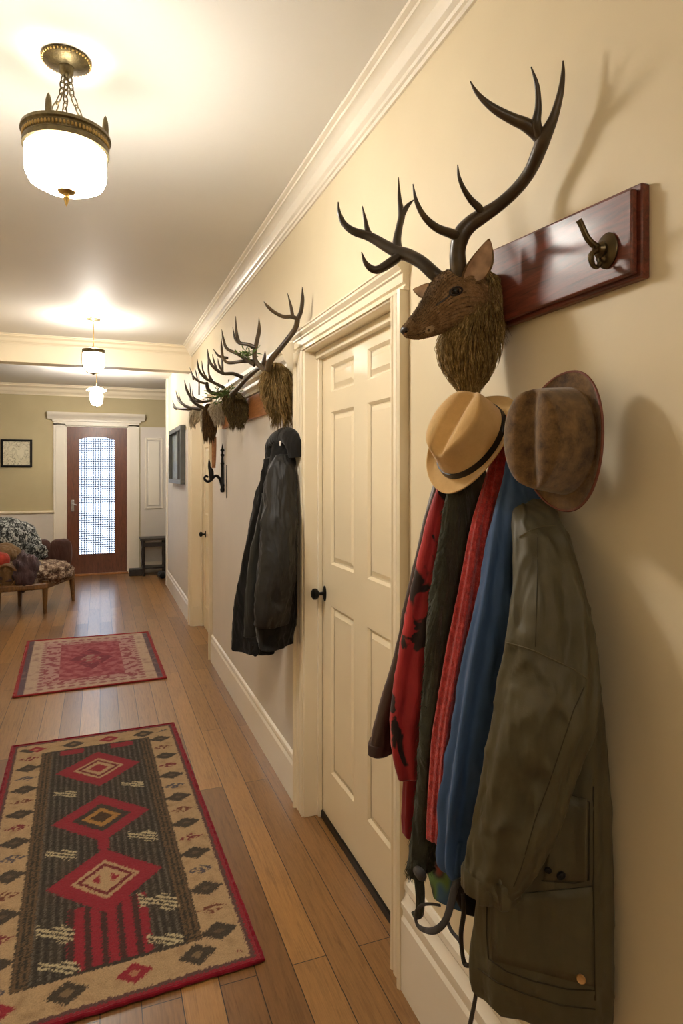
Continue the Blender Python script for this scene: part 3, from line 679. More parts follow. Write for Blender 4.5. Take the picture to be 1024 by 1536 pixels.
# ---------------------------------------------------------------- garments
def alpha(px): return math.atan((px-512)/F)+TH
def onX(px, X): return Vector((X, X/math.tan(alpha(px))))
RG = .45
class Garment:
    """hanging cloth; rows (py, xl, Xl, R) with R=(Xr,Yr) world point, or px right with X; b = half thickness"""
    def __init__(s, rows, sub=10, n=96, k=9, amp=.10, seed=1, foldz=2.0, wr=.004, wmax=XW-.012, k2=0):
        rnd = random.Random(seed); ph = [rnd.uniform(0, 6.28) for _ in range(6)]
        Q = []
        for r in rows:
            py, xl, Xl, Rr, b = r
            L = onX(xl, Xl); Rr = Vector(Rr) if hasattr(Rr, '__len__') else None
            d = L.x*sin(TH)+L.y*cos(TH); z = CAMZ-(py-707)*d/F
            Q.append((Vector((L.x, L.y, z)), Vector((Rr.x, Rr.y, z)), b))
        A, Bt = spline([q[0] for q in Q], [q[2] for q in Q], sub); Rt, _ = spline([q[1] for q in Q], [1]*len(Q), sub)
        s.rs = []; m = len(A)
        for i in range(m):
            t = i/(m-1); c = (A[i]+Rt[i])/2; h = (Rt[i]-A[i])/2; a = h.length; hd = h.normalized(); nd = Vector((-hd.y, hd.x, 0)); ring = []
            for j in range(n):
                q = 2*pi*j/n; ca, sa = cos(q), sin(q)
                env = min(1, .25+t*1.2)
                f = 1+amp*env*(sin(k*q+ph[0]+.9*sin(t*foldz+ph[1]))*.6+.4*sin((2*k-3)*q+ph[2]+1.4*sin(t*foldz*1.7+ph[3])))
                p = c+hd*(a*ca)+nd*(Bt[i]*(abs(sa)**.8)*(1 if sa > 0 else -1)*f)+hd*(a*.06*(f-1)/max(amp, .01)*ca*amp*4)
                w = noise.noise(Vector((p.x*14, p.y*14, p.z*7+seed*9)))*wr+noise.noise(Vector((p.x*40, p.y*40, p.z*26+seed)))*wr*.4
                e1 = abs(noise.noise(Vector((p.x*16+p.z*7, p.y*16+seed, p.z*5-p.x*8)))); e2 = abs(noise.noise(Vector((p.x*30-p.z*16, p.y*30, p.z*20+seed*3))))
                w += wr*(.9*max(0, 1-e1*7)+.45*max(0, 1-e2*6)*min(1, t*2))*RG
                p += nd*w*(1 if sa > 0 else -1)*abs(sa)**.5+hd*w*ca*.35
                p.x = min(p.x, wmax-.0005*j/n); ring.append(p)
            s.rs.append(ring)
    def build(s, name, mat, parent=None, hem=True, angle=180):
        rs = list(s.rs); top = [r for r in rs[0]]; c = sum(top, Vector())/len(top)
        rs = [[c+(p-c)*.5+Vector((0, 0, .006)) for p in top]]+rs
        bt = rs[-1]; c = sum(bt, Vector())/len(bt)
        rs.append([c+(p-c)*.97+Vector((0, 0, -.003)) for p in bt]); rs.append([c+(p-c)*.90+Vector((0, 0, .004)) for p in bt]); rs.append([c+(p-c)*.8+Vector((0, 0, .06)) for p in bt])
        return MB().rings(rs).build(name, mat, parent, angle=angle)
def seam(tree, pts, r, name, mat, parent, lift=.5, sub=6, seg=6, flat=None):
    P = []
    for i in range(len(pts)-1):
        for k in range(sub):
            t = k/sub; P.append((pts[i][0]+(pts[i+1][0]-pts[i][0])*t, pts[i][1]+(pts[i+1][1]-pts[i][1])*t))
    P.append(pts[-1]); W = []
    for p in P:
        h = hit(tree, *p)
        if h: W.append(h[0]-ray(*p).normalized()*r*lift)
    if len(W) < 3: return None
    return MB().sweep(W, [r]*len(W), seg, flat).build(name, mat, parent)
M['olive'] = cloth('olive_waxed_cotton', rgb(80, 74, 54), .12, .45, .25, .55, 7, 700, .4, sheen=0)
M['olive_d'] = cloth('olive_seam', rgb(56, 50, 36), .1, .2, .3, .7, sheen=0)
M['olive_l'] = cloth('olive_piping', rgb(92, 84, 62), .1, .2, .3, .7, sheen=0)
M['blue'] = cloth('blue_cotton', rgb(58, 84, 124), .12, .5, .2, .7, 7)
M['redknit'] = None
s = N('red_towelling_knit'); v = s.coord(); s.col(s.ramp(s.noise(v, 90, 4, .7), [(.3, rgb(140, 26, 26)), (.55, rgb(192, 48, 44)), (.75, rgb(214, 86, 76))]))
b1 = s.bump(s.noise(s.coord((1, 1, .6)), 260, 3, .8), .9, .006); s.bump(s.noise(s.coord((1, 1, .12)), 60, 2), .5, .006, b1); s.set(.95, **{'Sheen Weight': .3}); M['redknit'] = s.m
s = N('red_cloth_with_black_blotches'); v = s.coord((1, 1, .8)); f = s.noise(v, 13, 3, .5, .6)
red = s.ramp(s.noise(s.coord(), 9, 4), [(.3, rgb(150, 26, 34)), (.7, rgb(194, 46, 50))])
msk = s.ramp(f, [(.56, (0, 0, 0, 1)), (.585, (1, 1, 1, 1))]); s.col(s.mix(msk, red, rgb(34, 14, 16))); s.bump(s.noise(s.coord((1, 1, .4)), 14, 5), .5, .02); s.set(.6, **{'Sheen Weight': .2}); M['redblotch'] = s.m
M['darkred'] = cloth('dark_red_lining', rgb(130, 24, 30), .15)
M['leather'] = plain('dark_brown_leather', rgb(62, 42, 36), .42, var=.18, nscale=10, bump=.3, bscale=300)
M['fuzzy'] = cloth('fuzzy_dark_green_grey_wool', rgb(62, 62, 50), .35, .8, .9, .95, 22, 420, .2)
M['darkwool'] = cloth('black_green_cloth', rgb(40, 40, 32), .3, .7, .6, .9)
M['strap'] = cloth('dark_grey_webbing', rgb(52, 46, 42), .2, .3, .6, .7)
M['blackcloth'] = cloth('black_cloth', rgb(20, 16, 15), .2, .5, .4, .9)

# brown leather jacket: its sleeve
g = Garment([(690, 668, .74, (.80, 1.40), .012), (780, 640, .70, (.83, 1.42), .02), (900, 612, .66, (.83, 1.44), .026), (1000, 592, .63, (.82, 1.45), .030), (1060, 574, .61, (.80, 1.46), .032), (1110, 561, .595, (.78, 1.45), .034), (1132, 558, .592, (.77, 1.45), .034)], k=4, amp=.12, seed=3)
lj = empty('leather_jacket', (.80, 1.42, 1.6), 'dark brown leather jacket sleeve sticking out behind the red jacket', 'jacket')
g.build('sleeve', M['leather'], lj)
lr = g.rs[-1]; c = sum(lr, Vector())/len(lr)
MB().rings([[c+(p-c)*1.03+Vector((0, 0, .022)) for p in lr], [c+(p-c)*1.05+Vector((0, 0, .018)) for p in lr], [c+(p-c)*1.05+Vector((0, 0, -.002)) for p in lr], [c+(p-c)*.98+Vector((0, 0, -.006)) for p in lr], [c+(p-c)*.9+Vector((0, 0, .01)) for p in lr]], True, True).build('cuff', M['leather'], lj)
# red jacket with blotches
rj = empty('red_jacket', (.80, 1.33, 1.65), 'red jacket with black blotches hanging leftmost of the bright garments', 'jacket')
g = Garment([(700, 672, .73, (.80, 1.27), .012), (740, 655, .70, (.83, 1.30), .022), (800, 640, .67, (.835, 1.32), .028), (880, 622, .645, (.835, 1.34), .034), (950, 608, .625, (.835, 1.35), .038), (1020, 597, .61, (.83, 1.36), .040), (1080, 591, .60, (.82, 1.36), .040), (1130, 594, .605, (.81, 1.35), .036), (1170, 603, .62, (.80, 1.34), .030)], k=6, amp=.26, seed=11, wr=.008)
g.build('sleeve', M['redblotch'], rj)
g = Garment([(900, 640, .69, (.84, 1.34), .03), (1000, 622, .67, (.84, 1.35), .032), (1120, 611, .66, (.84, 1.36), .034), (1220, 607, .655, (.84, 1.36), .034), (1255, 607, .655, (.84, 1.36), .033)], k=7, amp=.12, seed=12)
g.build('lining_panel', M['darkred'], rj)
# dark fuzzy coat/scarf
dj = empty('dark_wool_scarf', (.80, 1.25, 1.62), 'fuzzy dark green scarf hanging between the red jacket and the red knit robe', 'scarf')
g = Garment([(705, 690, .72, (.80, 1.21), .012), (740, 674, .69, (.83, 1.22), .022), (800, 664, .675, (.835, 1.235), .027), (900, 652, .65, (.835, 1.245), .030), (1000, 644, .635, (.83, 1.25), .030), (1100, 637, .625, (.82, 1.255), .028), (1200, 628, .618, (.76, 1.24), .024), (1300, 619, .61, (.68, 1.22), .020), (1318, 621, .612, (.67, 1.22), .016)], k=5, amp=.16, seed=21, wr=.008)
ob = g.build('scarf_cloth', M['fuzzy'], dj)
sc_end = g.rs[-1]
rnd = random.Random(5); mb = MB()
for _ in range(1600):
    i = rnd.randrange(12, len(g.rs)-1); j = rnd.randrange(96); p = g.rs[i][j]; cc = sum(g.rs[i], Vector())/96; o = (p-cc).normalized()
    mb.sweep([p, p+o*.004+Vector((0, 0, -.004)), p+o*.006*rnd.uniform(.4, 1.3)+Vector((rnd.uniform(-.003, .003), rnd.uniform(-.003, .003), -.010))], [.0007, .0005, .0002], 3)
mb.build('fuzz', M['fuzzy'], ob)
# red knit robe
kj = empty('red_knit_robe', (.80, 1.16, 1.66), 'bright red ribbed knit robe between the dark scarf and the blue jacket', 'robe')
g = Garment([(625, 752, .79, (.82, 1.03), .008), (680, 738, .76, (.83, 1.06), .014), (740, 722, .73, (.835, 1.10), .020), (800, 707, .705, (.84, 1.12), .024), (900, 690, .675, (.84, 1.14), .028), (1000, 672, .65, (.84, 1.15), .031), (1100, 656, .632, (.84, 1.16), .033), (1200, 648, .622, (.84, 1.17), .033), (1262, 645, .618, (.80, 1.17), .030)], k=11, amp=.22, seed=31, wr=.003, n=128)
g.build('robe_cloth', M['redknit'], kj)
# blue jacket
bj = empty('blue_jacket', (.80, 1.05, 1.66), 'plain blue jacket hanging between the red robe and the olive coat', 'jacket')
g = Garment([(655, 762, .78, (.81, .98), .010), (700, 757, .755, (.83, 1.00), .018), (760, 742, .725, (.84, 1.03), .026), (880, 722, .685, (.84, 1.06), .034), (1000, 700, .655, (.84, 1.08), .038), (1100, 684, .635, (.84, 1.09), .040), (1200, 670, .62, (.84, 1.10), .040), (1290, 663, .61, (.82, 1.10), .038), (1312, 668, .615, (.80, 1.09), .034)], k=7, amp=.34, seed=41, wr=.010)
g.build('jacket_cloth', M['blue'], bj)
# olive coat
oc = empty('olive_coat', (.80, .93, 1.62), 'long olive green waxed coat with a flap pocket, nearest the camera', 'coat')
gb = Garment([(700, 785, .80, (.838, 1.08), .012), (740, 785, .79, (.84, 1.05), .022), (790, 784, .77, (.845, 1.03), .026), (850, 783, .75, (.846, .99), .034), (900, 780, .735, (.846, .96), .040), (1000, 772, .715, (.846, .915), .046), (1100, 756, .70, (.846, .895), .050), (1200, 738, .69, (.846, .882), .052), (1300, 722, .68, (.846, .876), .054), (1400, 711, .672, (.846, .874), .056), (1450, 708, .67, (.846, .876), .056), (1472, 710, .672, (.845, .88), .055)], k=6, amp=.15, seed=51, wr=.010)
ob = gb.build('coat_body', M['olive'], oc)
gs = Garment([(700, 778, .80, (.83, 1.05), .010), (735, 770, .775, (.83, 1.03), .018), (765, 768, .745, (.82, .995), .028), (800, 768, .72, (.815, .96), .038), (860, 769, .695, (.805, .915), .046), (930, 763, .675, (.80, .875), .050), (1000, 752, .66, (.79, .845), .052), (1070, 742, .648, (.765, .83), .050), (1140, 727, .636, (.745, .85), .048), (1220, 710, .625, (.715, .865), .044), (1290, 698, .615, (.695, .90), .040), (1322, 694, .612, (.685, .925), .038)], k=6, amp=.17, seed=52, wr=.013)
os_ = gs.build('sleeve', M['olive'], oc)
lr = gs.rs[-1]; c = sum(lr, Vector())/len(lr)
MB().rings([[c+(p-c)*1.005+Vector((0, 0, .034)) for p in lr], [c+(p-c)*1.04+Vector((0, 0, .030)) for p in lr], [c+(p-c)*1.04+Vector((0, 0, -.004)) for p in lr], [c+(p-c)*.96+Vector((0, 0, -.008)) for p in lr], [c+(p-c)*.88+Vector((0, 0, .01)) for p in lr]]).build('cuff', M['olive'], oc)
tb, ts = bvh(ob), bvh(os_)
seam(ts, [(778, 806), (795, 795), (815, 789), (832, 788)], .0014, 'shoulder_seam', M['olive_l'], os_)
seam(ts, [(752, 962), (775, 968), (800, 976), (830, 990), (862, 1005), (880, 1018)], .0014, 'elbow_seam', M['olive_l'], os_)
seam(ts, [(806, 800), (806, 850), (804, 920), (803, 970)], .0009, 'sleeve_seam', M['olive_d'], os_)
seam(ts, [(876, 1030), (860, 1065), (845, 1110), (825, 1170), (802, 1230), (782, 1300), (770, 1330)], .0010, 'sleeve_seam', M['olive_d'], os_)
def flap(tree, poly, mat, name, parent, th=.003, nx=14, ny=8):
    (a, b, c_, d) = poly; F_ = []; 
    for i in range(ny+1):
        row = []
        for j in range(nx+1):
            u, v = j/nx, i/ny; p = [(1-v)*((1-u)*a[q]+u*b[q])+v*((1-u)*d[q]+u*c_[q]) for q in (0, 1)]
            h = hit(tree, *p)
            if not h: return None
            row.append(h[0]-ray(*p).normalized()*th)
        F_.append(row)
    mb = MB(); vs = [p for r in F_ for p in r]; w = nx+1
    mb.add(vs, [(i*w+j, i*w+j+1, (i+1)*w+j+1, (i+1)*w+j) for i in range(ny) for j in range(nx)])
    o = mb.build(name, mat, parent, angle=180); m = o.modifiers.new('thick', 'SOLIDIFY'); m.thickness = th; m.offset = -1 if False else 0
    return o
fl = flap(tb, [(838, 1188), (880, 1200), (880, 1322), (815, 1320)], M['olive'], 'pocket_flap', oc)
pk = flap(tb, [(735, 1345), (888, 1330), (890, 1480), (738, 1440)], M['olive'], 'pocket', oc, th=.0025)
for pts, nm in (([(730, 1335), (729, 1400), (732, 1438), (760, 1458), (800, 1472), (850, 1484), (892, 1486)], 'pocket_seam'), ([(716, 1452), (745, 1474), (790, 1492), (840, 1508), (892, 1514)], 'hem_seam'), ([(838, 1186), (884, 1203), (883, 1320), (862, 1325), (812, 1321)], 'flap_seam'), ([(890, 1180), (890, 1320), (892, 1500)], 'side_seam')):
    seam(tb, pts, .0013, nm, M['olive_d'], oc, lift=1.2)
def button(tree, px, py, r, mat, parent, name='button'):
    h = hit(tree, px, py)
    if not h: return
    p, nn = h; nn = nn.normalized()
    if nn.dot(ray(px, py)) > 0: nn = -nn
    u = Vector((0, 0, 1)).cross(nn).normalized(); v = nn.cross(u); m = Matrix((u, v, nn)).transposed().to_4x4()
    return MB().lathe([(0, 0), (r, .001), (r*1.05, .003), (r*.85, .0045), (r*.6, .0035), (r*.2, .0035), (0, .0035)], p+nn*.003, 20, m).build(name, mat, parent)
button(tb, 839, 1310, .008, M['blackcloth'], oc); button(tb, 822, 1302, .006, M['blackcloth'], oc); 
M['snap'] = plain('brass_snap', rgb(190, 150, 100), .3, .7, var=.1)
button(tb, 872, 1467, .0075, M['snap'], oc, 'snap_button')
# black lower bundle behind coat, leash loop, cords
bc = empty('black_trousers', (.82, 1.12, 1.5), 'black cloth bundle showing under the blue jacket', 'trousers')
g = Garment([(1180, 690, .70, (.845, 1.13), .03), (1280, 682, .70, (.845, 1.13), .034), (1330, 678, .70, (.845, 1.12), .034), (1362, 690, .71, (.845, 1.11), .028)], k=5, amp=.15, seed=61); g.build('trouser_cloth', M['blackcloth'], bc)
s = N('patterned_blue_green_cloth'); f = s.noise(s.coord((1, 1, .6)), 11, 2); s.col(s.ramp(f, [(.38, rgb(48, 78, 112)), (.48, rgb(60, 92, 120)), (.54, rgb(96, 128, 70)), (.60, rgb(60, 60, 50)), (.70, rgb(150, 60, 50))])); s.set(.8); M['pattern'] = s.m
tb2 = empty('patterned_bag', (.83, 1.20, 1.45), 'small blue and green patterned cloth bag hanging low behind the dark scarf', 'bag')
g = Garment([(1150, 648, .745, (.84, 1.22), .018), (1230, 640, .74, (.845, 1.22), .022), (1290, 640, .735, (.845, 1.22), .026), (1342, 650, .74, (.845, 1.21), .022)], k=4, amp=.1, seed=62); g.build('bag_cloth', M['pattern'], tb2)
def PX(px, py, X): return U(px, py, X=X)
ls = empty('dog_leash', PX(635, 1330, .62), 'grey webbing leash with a round loop dangling below the dark scarf', 'leash')
mb = MB(); mb.tube([PX(624, 1290, .615), PX(628, 1320, .615), PX(630, 1345, .62), PX(628, 1375, .62), PX(620, 1368, .62)], [.009, .011, .011, .010, .006], 10, 6, .45); mb.build('strap', M['fuzzy'], ls)
mb = MB(); mb.tube([PX(624, 1304, .612), PX(631, 1312, .61), PX(636, 1318, .612)], [.008, .011, .007], 10); mb.build('toggle', M['strap'], ls)
mb = MB(); mb.tube([PX(660, 1358, .63), PX(646, 1356, .62), PX(632, 1358, .615), PX(623, 1370, .612), PX(626, 1388, .612), PX(640, 1396, .614), PX(655, 1394, .62), PX(668, 1380, .63), PX(676, 1355, .645), PX(682, 1330, .66), PX(690, 1310, .68)], [.003, .003, .0035, .0042, .0045, .0055, .0075, .009, .010, .010, .010], 10, 6, .45); mb.build('loop', M['strap'], ls)
cdn = empty('cord', PX(697, 1370, .70), 'thin dark cords dangling between the leash and the olive coat', 'cord')
mb = MB(); mb.tube([PX(694, 1340, .70), PX(695, 1370, .70), PX(691, 1400, .70), PX(693, 1430, .70), PX(697, 1446, .70), PX(704, 1448, .70)], [.0045, .005, .005, .0045, .005, .004], 8, 6)
mb.tube([PX(668, 1375, .72), PX(676, 1395, .72), PX(688, 1410, .71), PX(692, 1420, .70)], .004, 8, 6); mb.build('cord_loop', M['strap'], cdn)
mb = MB(); mb.tube([PX(716, 1440, .70), PX(716, 1470, .70), PX(712, 1500, .70), PX(706, 1530, .70), PX(702, 1550, .70)], [.004, .0045, .004, .0045, .004], 8, 6); mb.build('cord_tail', M['strap'], cdn)
# ---------------------------------------------------------------- rugs
def rug(name, P00, P10, P01, P11, fn, label, nu, nv, seed, bind, th=.010, bind_w=.012):
    P00, P10, P01, P11 = [Vector((p[0], p[1], 0)) for p in (P00, P10, P01, P11)]
    W_ = (P10-P00).length; L_ = (P01-P00).length; rnd = random.Random(seed)
    me = bpy.data.meshes.new(name); V = []; C = []
    for i in range(nv+1):
        v = i/nv
        for j in range(nu+1):
            u = j/nu; p = (P00*(1-u)+P10*u)*(1-v)+(P01*(1-u)+P11*u)*v
            e = min(u*W_, (1-u)*W_, v*L_, (1-v)*L_); h = th*min(1, .25+e/.012)**.5
            wob = .004*sin(v*19+u*3)*(1 if j in (0, nu) else 0)
            V.append((p.x, p.y, h+noise.noise(p*9)*.0012+rnd.uniform(-.0008, .0008)))
            c = fn(u, v, W_, L_, rnd); C += [lin(c[0]), lin(c[1]), lin(c[2]), 1]
    w_ = nu+1; Fc = [(i*w_+j, i*w_+j+1, (i+1)*w_+j+1, (i+1)*w_+j) for i in range(nv) for j in range(nu)]
    # skirt down to the floor
    edge = [j for j in range(w_)]+[i*w_+nu for i in range(1, nv+1)]+[nv*w_+j for j in range(nu-1, -1, -1)]+[i*w_ for i in range(nv-1, 0, -1)]
    b = len(V)
    for q in edge: V.append((V[q][0], V[q][1], .0005)); C += C[q*4:q*4+4]
    n = len(edge)
    for k in range(n): Fc.append((edge[k], b+k, b+(k+1) % n, edge[(k+1) % n]))
    me.from_pydata(V, [], Fc); at = me.color_attributes.new('pile', 'FLOAT_COLOR', 'POINT'); at.data.foreach_set('color', C)
    s = N(name+'_pile'); an = s.n('ShaderNodeVertexColor'); an.layer_name = 'pile'
    v = s.coord(); f = s.noise(v, 260, 3, .8)
    s.col(s.mix(.8, an.outputs['Color'], s.ramp(f, [(.3, (.6, .6, .6, 1)), (.7, (1.3, 1.3, 1.3, 1))]), 'MULTIPLY')); s.bump(f, .8, .004)
    s.set(.95, **{'Sheen Weight': .1, 'Specular IOR Level': .15}); me.materials.append(s.m)
    root = empty(name, (P00+P11)/2, label, 'rug')
    o = bpy.data.objects.new('pile', me); COL.objects.link(o); o.parent = root; o.matrix_parent_inverse = Matrix.Translation(-root.location)
    me.polygons.foreach_set('use_smooth', [True]*len(me.polygons))
    mb = MB(); cs = [P00, P10, P11, P01, P00]; pts = []
    for a, b2 in zip(cs[:-1], cs[1:]):
        m = 60
        for k in range(m):
            q = a+(b2-a)*(k/m); pts.append(Vector((q.x+noise.noise(q*20)*.003, q.y+noise.noise(q*20+Vector((5, 5, 5)))*.003, .0075+rnd.uniform(-.0008, .0008))))
    pts.append(pts[0]); mb.sweep(pts, [bind_w*.55+rnd.uniform(-.0006, .0006) for _ in pts], 8); mb.build('bound_edge', bind, root)
    return root
CRM = (178, 150, 114); DK = (62, 54, 46); RD = (142, 36, 50); GOLD = (166, 122, 62); BRN = (104, 82, 58)
def mixc(a, b, t): return tuple(a[i]+(b[i]-a[i])*t for i in range(3))
def fn1(u, v, W_, L_, rnd):
    x, y = (u-.5)*W_, v*L_; jit = rnd.uniform(-.004, .004); xx, yy = x+jit, y+rnd.uniform(-.004, .004)
    ex = W_/2-abs(xx); ey = min(yy, L_-yy); e = min(ex, ey)
    if e < .018: return RD
    if e < .032: return (92, 66, 62)
    if e < .040: return CRM
    B = .165
    if e > B+.045 or (ex > B+.045 and ey > B-.005):
        # field
        if ey < B+.008: return DK
        c = DK; st = math.sin(xx*2*pi/.026)
        if st > .82: c = (98, 92, 80)
        if st < -.8: c = (42, 38, 34)
        c = mixc(c, (84, 70, 54), max(0, noise.noise(Vector((x*30, y*6, 0))))*.5)
        for k, vc in enumerate((.302, .528, .775)):
            d = abs(xx)/.205+abs(yy-vc*L_+xx*.06)/.205
            if d < 1:
                cols = [((1, .60), RD), ((.60, .50), CRM), ((.5, .40), (112, 34, 42)), ((.40, .24), CRM if k != 1 else GOLD), ((.24, 0), RD if k != 1 else (70, 50, 34))]
                if k == 1: cols[1] = ((.60, .50), DK); cols[2] = ((.5, .4), DK)
                for (a, b), cc in cols:
                    if b <= d < a: c = cc
                if k == 0 and .24 > d and abs(xx) < .02: c = CRM
        if abs(xx) < .13 and .085*L_ < yy < .235*L_ and abs(xx)/.205+abs(yy-.302*L_)/.205 > 1:
            c = RD if math.sin(xx*2*pi/.052) > -.35 else (70, 44, 40)
        if abs(xx) < .022 and .40*L_ < yy < .45*L_: c = RD
        if abs(abs(xx)-.13) < .06 and yy > .885*L_: c = RD
        for (cx, cv, hw, hh) in ((-.155, .665, .05, .035), (.15, .655, .05, .035), (-.16, .415, .055, .04), (.155, .42, .055, .045), (-.165, .185, .06, .045), (.17, .20, .065, .05), (.17, .10, .055, .035), (-.15, .105, .06, .03)):
            dx, dy = xx-cx, yy-cv*L_+(xx-cx)*.5
            if abs(dx) < hw and abs(dy) < hh*(.7+.3*sin(dx*60)): c = (190, 176, 140) if math.sin(dy*2*pi/.022+dx*30) > -.1 else DK
        return c
    if e > B: 
        t = (e-B)/.045; return BRN if int(t*5) % 2 == 0 else (52, 46, 38)
    if e > B-.006: return (70, 60, 48)
    c = mixc(CRM, (150, 122, 90), max(0, noise.noise(Vector((x*26, y*26, 3)))))
    if ex <= ey:   # side borders
        s_ = y/.118; k = int(s_); f = s_-k-.5; q = (ex-.102); side = 1 if x > 0 else 0
        if (k+side) % 2 == 0:
            d = abs(q)/.066+abs(f*.118)/.044
            if d+rnd.uniform(-.12, .12) < 1: c = mixc(DK, (106, 88, 68), .8 if d < .28 else .15)
        else:
            d = abs(q)/.045+abs(f*.118)/.024; rr = noise.noise(Vector((q*70, y*70, 1)))
            if d < 1.2 and rr > -.05: c = ((118, 44, 48), (84, 78, 84), (110, 60, 44))[k % 3]
    else:
        s_ = (x+.6)/.19; k = int(s_); f = s_-k-.5; q = ey-.10
        d = abs(q)/.048+abs(f*.19)/.062
        if k % 2 == 0:
            if d+rnd.uniform(-.1, .1) < 1: c = mixc(DK, (140, 116, 84), .8 if d < .35 else .1)
        else:
            if d < .9: c = RD if d > .3 else (170, 120, 90)
    return c
redbind = cloth('dark_red_wool_binding', rgb(126, 24, 40), .2, .3, .8, .95, 20, 300, .1)
rug('patterned_rug', (-.405, 1.91), (.478, 1.945), (-.455, 3.945), (.417, 3.965), fn1, 'large brown and cream rug with three red diamond medallions, on the floor nearest the camera', 200, 460, 3, redbind)
def fn2(u, v, W_, L_, rnd):
    x, y = u*W_, v*L_; ex, ey = min(x, W_-x), min(y, L_-y); e = min(ex, ey); n_ = noise.noise(Vector((x*16, y*16, 0)))+.6*noise.noise(Vector((x*45, y*45, 4)))
    if e < .018: return (150, 40, 46)
    if ex < .055: return (96, 78, 88) if n_ > -.3 else (120, 96, 100)
    if ex < .14 or ey < .07: return mixc((188, 164, 146), (150, 120, 112), max(0, n_))
    if e < .17: return (150, 96, 100) if math.sin(x*90)+math.sin(y*90) > .3 else (186, 158, 148)
    if ex < .28 or ey < .25: return mixc((190, 160, 152), (138, 62, 76), .9 if n_ > .12 else .2)
    c = mixc((140, 52, 68), (172, 104, 112), max(0, min(1, .5+n_*1.1)))
    d = abs(x-W_/2)/.16+abs(y-L_/2)/.32
    if d < 1 and n_ > -.1: c = (160, 128, 120) if d < .5 else (120, 40, 60)
    return c
rug('faded_red_rug', (-.55, 4.81), (.46, 4.86), (-.61, 6.34), (.43, 6.30), fn2, 'faded pink and red rug with cream borders, further down the hall', 130, 180, 4, cloth('red_rug_binding', rgb(150, 34, 40), .15), th=.008, bind_w=.012)

# ---------------------------------------------------------------- second coat board, moulded shelf and antlers
mb = MB(); mb.box(XW-.024, XW, 2.83, 4.66, 1.85, 1.985)
tag(mb.build('coat_rack_board', M['pine'], bevel=.004), 'honey coloured wooden board on the wall beyond the white door, under the antlers', 'coat rack')
mb = MB(); z = 1.99; pr = [(0, z), (.03, z), (.034, z+.015), (.05, z+.03), (.052, z+.05), (.066, z+.066), (.072, z+.09), (.085, z+.10), (.085, z+.125), (.06, z+.14), (0, z+.16)]
mb.prism([(XW-a, b) for a, b in pr], 'y', 2.83, 4.5)
tag(mb.build('moulded_shelf', M['cream_trim'], bevel=.002, angle=25), 'white moulded shelf running above the honey coloured wooden board', 'shelf')
def c3(x, y): return 240+x*.2344, 420+y*.2344
def mk(beam, Ya, Yb, r0, r1=.001):
    n = len(beam); o = []
    for i, (x, y) in enumerate(beam):
        px, py = c3(x, y); t = i/(n-1); o.append((px, py, Ya+(Yb-Ya)*t, max(r1, r0*.82*(1-.4*t) if i < n-1 else r1)))
    return o
def leaves(name, P, n, R, seed, parent):
    rnd = random.Random(seed); mb = MB()
    for _ in range(n):
        c = P+Vector((rnd.gauss(0, R), rnd.gauss(0, R), rnd.gauss(0, R*.6))); d = Vector((rnd.uniform(-1, 1), rnd.uniform(-1, 1), rnd.uniform(-.6, .8))).normalized(); s_ = d.orthogonal().normalized(); L = rnd.uniform(.02, .045)
        n2 = d.cross(s_)*.0012; mb.sweep([P, P+(c-P)*.5+Vector((0,0,.006)), c+d*.004], [.0012, .001, .0008], 4)
        mb.add([c, c+d*L*.5+s_*.006+n2, c+d*L, c+d*L*.5-s_*.006+n2, c+d*L*.5-n2*2], [(0, 1, 4), (1, 2, 4), (2, 3, 4), (3, 0, 4)])
    return mb.build(name, M['sprig'], parent, smooth=False)
M['sprig'] = plain('green_sprig', rgb(84, 104, 46), .6, var=.3, nscale=60, bump=0)
g_ant = 'antler mounts along the wooden board'
t = empty('antler_mount', (XW-.03, 2.82, 1.95), 'antlers above a thick straw coloured hair ruff beside the white door frame', 'antlers', g_ant)
bm_ = [mk([(690, 575), (702, 530), (724, 492), (760, 450), (820, 375), (868, 305), (880, 240)], 2.80, 2.62, .0185, .012), mk([(885, 250), (840, 235), (790, 235), (730, 205), (690, 170), (664, 138)], 2.62, 2.60, .012), mk([(848, 232), (838, 170), (815, 82)], 2.62, 2.60, .010), mk([(880, 250), (902, 200), (912, 120), (910, 45)], 2.62, 2.56, .013)]
antler('antler', bm_, t)
bm_ = [mk([(682, 585), (650, 560), (612, 520), (605, 470), (618, 400), (634, 320), (633, 240)], 2.86, 3.0, .017), mk([(608, 430), (560, 412), (510, 400), (490, 340), (484, 232)], 2.92, 3.0, .012), mk([(512, 408), (480, 375), (465, 300)], 2.97, 3.0, .009), mk([(606, 545), (560, 515), (500, 475), (430, 440), (408, 390), (395, 315)], 2.9, 3.08, .012), mk([(600, 520), (530, 520), (440, 530), (405, 500), (395, 440), (392, 370)], 2.95, 3.12, .011), mk([(430, 500), (375, 485), (340, 440)], 3.05, 3.15, .009)]
antler('antler', bm_, t)
strands('hair_ruff', M['straw'], t, lev([(545, 402, 424), (558, 395, 431), (580, 393, 438), (600, 396, 440), (615, 402, 438), (628, 414, 430)], 2.86, ka=.75, kb=.75), 1700, 13, .04, .09, .0022, out=.025)
leaves('green_sprigs', U(*c3(560, 470), Y=2.92), 34, .02, 3, t)
t = empty('antler_mount', (XW-.03, 3.75, 1.95), 'wide many-tined antlers with green sprigs over a dark hair ruff, mid board', 'antlers', g_ant)
bm_ = [mk([(455, 735), (500, 690), (545, 640), (600, 590), (650, 550), (668, 500), (672, 455)], 3.66, 2.92, .017), mk([(530, 625), (470, 600), (405, 598), (350, 565), (315, 515), (304, 440)], 3.60, 3.62, .014), mk([(405, 595), (378, 545), (370, 500)], 3.6, 3.6, .009), mk([(362, 568), (345, 520), (335, 475)], 3.6, 3.6, .008)]
